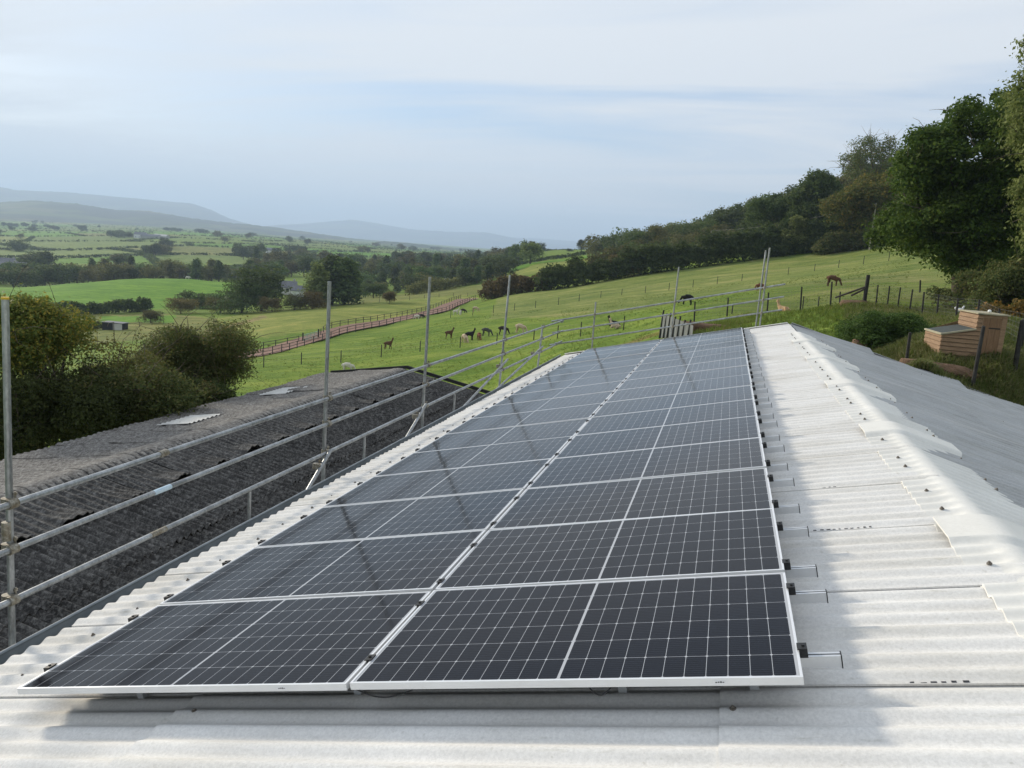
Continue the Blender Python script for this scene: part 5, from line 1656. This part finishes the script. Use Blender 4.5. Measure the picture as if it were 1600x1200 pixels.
alpaca(543, 583, 78, 'graze', 'white', -8, 'cream white alpaca grazing just behind the old barn roof', 1.05)
alpaca(606, 545, 103, 'walk', 'brown', 10, 'brown alpaca standing alone with its head up, nearest the red track')
alpaca(701, 530, 106, 'stand', 'brown', 15, 'brown alpaca standing with its head up left of the group', 1.0)
alpaca(725, 541, 92, 'graze', 'cream', -60, 'pinkish cream alpaca grazing in front of the black one', 1.0)
alpaca(733, 536, 95, 'stand', 'black', 12, 'black alpaca with its head up in the middle of the group', 1.02)
alpaca(748, 537, 93, 'graze', 'red', -75, 'small reddish alpaca grazing right of the black one', .9)
alpaca(759, 532, 98, 'graze', 'grey', -5, 'dark grey alpaca grazing right of the small reddish one', 1.05)
alpaca(785, 530, 96, 'graze', 'dark', 5, 'dark brown alpaca grazing behind the tall scaffold pole', 1.05)
alpaca(812, 526, 94, 'graze', 'cream', -10, 'cream alpaca grazing at the right end of the group', 1.12)
alpaca(712, 488, 150, 'stand', 'white', 8, 'white alpaca with its head up higher in the field')
alpaca(724, 484, 152, 'graze', 'dark', -5, 'dark alpaca beside the white one higher in the field', .95)
alpaca(743, 486, 150, 'graze', 'cream', -5, 'cream alpaca grazing right of the dark one higher in the field')
alpaca(719, 495, 146, 'graze', 'white', -95, 'small white alpaca facing down the slope below the dark one', .9)
alpaca(652, 492, 168, 'graze', 'white', 170, 'white alpaca beside the near fence of the red track', 1.0)
alpaca(659, 490, 169, 'graze', 'black', 10, 'black alpaca beside the white one at the track fence', 1.0)
alpaca(959, 512, 79, 'lying', 'black', 170, 'black alpaca lying behind the pale lying one', 1.0)
alpaca(961, 515, 76, 'lying', 'cream', 165, 'pale alpaca lying in the grass above the panels', .95)
alpaca(1073, 478, 80, 'graze', 'black', 178, 'black alpaca grazing behind the gable guard rail', 1.0)
alpaca(1186, 463, 95, 'graze', 'red', 200, 'reddish alpaca grazing behind the pair of scaffold poles', .85)
alpaca(1224, 490, 62, 'lying', 'tan', 150, 'tan alpaca lying with its head up right of the gable guard rails', .95)
alpaca(1300, 448, 86, 'graze', 'brown', -8, 'brown alpaca grazing near the stout corner post', 1.1)
# cows far off on the bright field
cm = skin_mesh('cow', [(-.8, 0, 1.05), (0, 0, 1.05), (.75, 0, 1.1), (1.2, 0, 1.15), (1.6, 0, .95), (-.8, .3, .55), (-.8, .3, .05), (-.8, -.3, .55), (-.8, -.3, .05), (.7, .3, .55), (.7, .3, .05), (.7, -.3, .55), (.7, -.3, .05), (-1.05, 0, .7)],
               [(0, 1), (1, 2), (2, 3), (3, 4), (0, 5), (5, 6), (0, 7), (7, 8), (2, 9), (9, 10), (2, 11), (11, 12), (0, 13)], [.42, .44, .40, .22, .13, .16, .08, .16, .08, .15, .08, .15, .08, .04], 1)
cm.materials.clear(); cm.materials.append(FLEECE['black'])
for (x, y, D, c, lab, hd) in [(253, 438, 425, 'black', 'black cow alone on the bright green field', 0), (289, 439, 425, 'black', 'black cow beside the white one on the bright green field', 160), (293, 441, 418, 'white', 'white cow beside the black one on the bright green field', 20)]:
    p = gp(x, y, D); o = link(bpy.data.objects.new('cow', cm)); o.location = p; o.rotation_euler = (0, 0, math.radians(hd)); o.material_slots[0].link = 'OBJECT'; o.material_slots[0].material = FLEECE[c]; tag(o, lab, 'cow')
# a white hen behind the hen house
g = gp(1499, 487, 44); hm = MB()
for c_, r_, sq in [((0, 0, .20), .13, (1.25, .85, .9)), ((.13, 0, .30), .065, (.8, .8, 1.4)), ((.16, 0, .39), .05, (1, .9, 1)), ((-.17, 0, .29), .07, (1, .6, 1.2))]:
    b_ = MB(); ball(b_, (0, 0, 0), r_, 12); hm.add([(c_[0] + x * sq[0], c_[1] + y * sq[1], c_[2] + z * sq[2]) for x, y, z in b_.v], b_.f, 0, True)
for y_ in (.04, -.04): hm.tube((0, y_, 0), (0, y_, .12), .012, n=6)
o = hm.build('hen', MT['white'], loc=g); tag(o, 'white hen in front of the wire fence posts behind the hen house', 'hen')

# ------------------------------------------------------------------ houses and shelter
def house(px, py, D, w, dp, h, rh, rz, wall, roof, label, name='house', nwin=3, cat='house'):
    t = empty(name, gp(px, py, D), rz); tag(t, label, cat); m = MB()
    m.add([(-w / 2, -dp / 2, -1), (w / 2, -dp / 2, -1), (w / 2, dp / 2, -1), (-w / 2, dp / 2, -1), (-w / 2, -dp / 2, h), (w / 2, -dp / 2, h), (w / 2, dp / 2, h), (-w / 2, dp / 2, h), (-w / 2, 0, h + rh), (w / 2, 0, h + rh)],
          [(0, 1, 5, 4), (2, 3, 7, 6), (1, 2, 6, 9, 5), (3, 0, 4, 8, 7)]); m.build('wall', MT[wall], t)
    m = MB(); o_ = .35; zz = h - o_ * rh / (dp / 2)
    for s in (-1, 1):
        m.add([(-w / 2 - o_, s * (dp / 2 + o_), zz + .05), (w / 2 + o_, s * (dp / 2 + o_), zz + .05), (w / 2 + o_, 0, h + rh + .05), (-w / 2 - o_, 0, h + rh + .05), (-w / 2 - o_, s * (dp / 2 + o_), zz + .25), (w / 2 + o_, s * (dp / 2 + o_), zz + .25), (w / 2 + o_, 0, h + rh + .25), (-w / 2 - o_, 0, h + rh + .25)],
              [(0, 1, 2, 3), (4, 7, 6, 5), (0, 4, 5, 1), (1, 5, 6, 2), (0, 3, 7, 4)])
    rf = m.build('roof', MT[roof], t)
    if nwin:
        m = MB(); m.box((w / 2 - 1.2, -.4, h + rh - .4), (w / 2 - .4, .4, h + rh + 1.1)); m.build('chimney', MT['wall'], rf)
    for i in range(nwin):
        x = -w / 2 + w * (i + .5) / nwin; m = MB(); m.box((x - .5, -dp / 2 - .06, 1.2), (x + .5, -dp / 2 + .02, 2.5)); m.build('window', MT['dark'], t)


house(450, 440, 325, 6.5, 5, 3.0, 2.2, .5, 'houseW', 'slate', 'grey roofed house among the trees between the two tall tree groups')
house(466, 443, 312, 5, 4, 2.6, 1.6, .5, 'white', 'slate', 'low white outbuilding right of the grey roofed house', nwin=0, cat='outbuilding')
house(6, 421, 620, 15, 8, 4.5, 3, .3, 'houseW', 'slate', 'farmhouse at the left edge beyond the dark tree belt')
house(22, 424, 610, 16, 8, 3.5, 2, .3, 'wall', 'slate', 'grey farm shed right of the farmhouse at the left edge', nwin=0, cat='shed')
house(220, 371, 1470, 20, 9, 6, 4, .2, 'white', 'slate', 'far white farmhouse beside a dark clump of trees')
house(236, 372, 1460, 30, 12, 4, 3, .2, 'wall', 'slate', 'long grey barn right of the far white farmhouse', nwin=0, cat='barn')
house(252, 372, 1475, 24, 12, 4, 3, .1, 'wall', 'houseW', 'pale roofed shed at the right end of the far farm', nwin=0, cat='shed')
house(427, 388, 1000, 16, 8, 4, 3, .3, 'white', 'slate', 'small far white cottage above the valley wood')
house(706, 434, 440, 8, 6, 3, 2.4, .4, 'houseW', 'slate', 'pale cottage roof above the lane behind the third scaffold pole')
t = empty('field_shelter', gp(180, 514, 201), .15); tag(t, 'dark field shelter with one pale end in the small far field', 'shelter')
m = MB(); m.box((-2.4, -1.2, -.3), (2.4, 1.2, 1.5)); m.build('wall', MT['dark'], t)
m = MB(); m.box((.3, -1.26, -.2), (2.5, -1.205, 1.55)); m.build('end_panel', MT['houseW'], t)
m = MB(); m.box((-2.6, -1.4, 1.555), (2.6, 1.4, 1.7)); m.build('roof', MT['slate'], t)

# ------------------------------------------------------------------ camera, sun, sky, render settings
cam = bpy.data.cameras.new('camera'); cam.sensor_fit = 'HORIZONTAL'; cam.sensor_width = 36.0; cam.lens = 36.0 * FPX / 1600
cam.clip_start = .05; cam.clip_end = 80000
co = link(bpy.data.objects.new('camera', cam))
mw = Matrix.Identity(4)
for i in range(3):
    mw[i][0] = R[0][i]; mw[i][1] = -R[1][i]; mw[i][2] = -R[2][i]; mw[i][3] = CAM[i]
co.matrix_world = mw
sc.camera = co

SUN_EL = math.radians(18.5)
SUN_AZ = math.radians(-66)          # from +Y towards +X
sd = Vector((math.sin(SUN_AZ) * math.cos(SUN_EL), math.cos(SUN_AZ) * math.cos(SUN_EL), math.sin(SUN_EL)))
sun = bpy.data.lights.new('sun', 'SUN'); sun.energy = 3.2; sun.angle = math.radians(6.5); sun.color = (1.0, .91, .76)
so = link(bpy.data.objects.new('sun', sun)); so.rotation_euler = sd.to_track_quat('Z', 'Y').to_euler(); so.location = (-40, 20, 40)

w = bpy.data.worlds.new('World'); sc.world = w; w.use_nodes = True
nt = w.node_tree; bg = nt.nodes['Background']
sky = nt.nodes.new('ShaderNodeTexSky'); sky.sky_type = 'NISHITA'; sky.sun_disc = False
sky.sun_elevation = SUN_EL; sky.sun_rotation = SUN_AZ; sky.dust_density = 1.0; sky.air_density = 1.0; sky.ozone_density = 1.5; sky.altitude = 150
tc = nt.nodes.new('ShaderNodeTexCoord'); sp = nt.nodes.new('ShaderNodeSeparateXYZ'); nt.links.new(tc.outputs['Generated'], sp.inputs[0])
zz = math_n(nt, 'ADD', math_n(nt, 'MAXIMUM', sp.outputs[2], 0.0), .10)
cb = nt.nodes.new('ShaderNodeCombineXYZ')
nt.links.new(math_n(nt, 'DIVIDE', sp.outputs[0], zz), cb.inputs[0]); nt.links.new(math_n(nt, 'DIVIDE', sp.outputs[1], zz), cb.inputs[1])
mp = nt.nodes.new('ShaderNodeMapping'); mp.inputs['Rotation'].default_value = (0, 0, 1.25); mp.inputs['Scale'].default_value = (.40, 1.25, 1); mp.inputs['Location'].default_value = (3.1, 1.7, 0)
nt.links.new(cb.outputs[0], mp.inputs[0])
c1 = noise(nt, mp.outputs[0], .75, 7, .58, .9); c2 = noise(nt, mp.outputs[0], .28, 4, .5, .4)
cov = math_n(nt, 'ADD', math_n(nt, 'MULTIPLY', c1.outputs[0], .55), math_n(nt, 'MULTIPLY', c2.outputs[0], .55))
cr = ramp(nt, cov, [(.41, (.0, .0, .0)), (.49, (.5, .5, .5)), (.57, (1, 1, 1))])
CLOUD_G = 4.9
clear = mixc(nt, .62, sky.outputs[0], (CLOUD_G * .58, CLOUD_G * .78, CLOUD_G * 1.10))
mixed = mixc(nt, cr.outputs[0], clear, (CLOUD_G * 1.04, CLOUD_G * 1.09, CLOUD_G * 1.15))
nt.links.new(mixed, bg.inputs[0]); bg.inputs[1].default_value = .11

# the air: one closed box of even, thin haze
def haze():
    m = bpy.data.materials.new('haze_air'); m.use_nodes = True
    nt = m.node_tree; nt.nodes.remove(nt.nodes['Principled BSDF'])
    pv = nt.nodes.new('ShaderNodeVolumePrincipled'); pv.inputs['Color'].default_value = (.60, .78, 1.0, 1); pv.inputs['Density'].default_value = HAZE_D
    pv.inputs['Anisotropy'].default_value = .2
    nt.links.new(pv.outputs[0], nt.nodes['Material Output'].inputs['Volume'])
    mb = MB(); mb.box((-19000, -9000, -75), (14000, 19000, HAZE_TOP))
    tag(mb.build('haze', m), kind='stuff')


HAZE_D = 1.65e-4; HAZE_TOP = 640
haze()
sc.view_settings.view_transform = 'Standard'; sc.view_settings.look = 'None'; sc.view_settings.exposure = .62; sc.view_settings.gamma = 1
sc.cycles.max_bounces = 6; sc.cycles.diffuse_bounces = 3; sc.cycles.glossy_bounces = 3; sc.cycles.transmission_bounces = 4
sc.cycles.volume_bounces = 0; sc.cycles.transparent_max_bounces = 8
sc.cycles.use_denoising = True
sc.cycles.caustics_reflective = False; sc.cycles.caustics_refractive = False
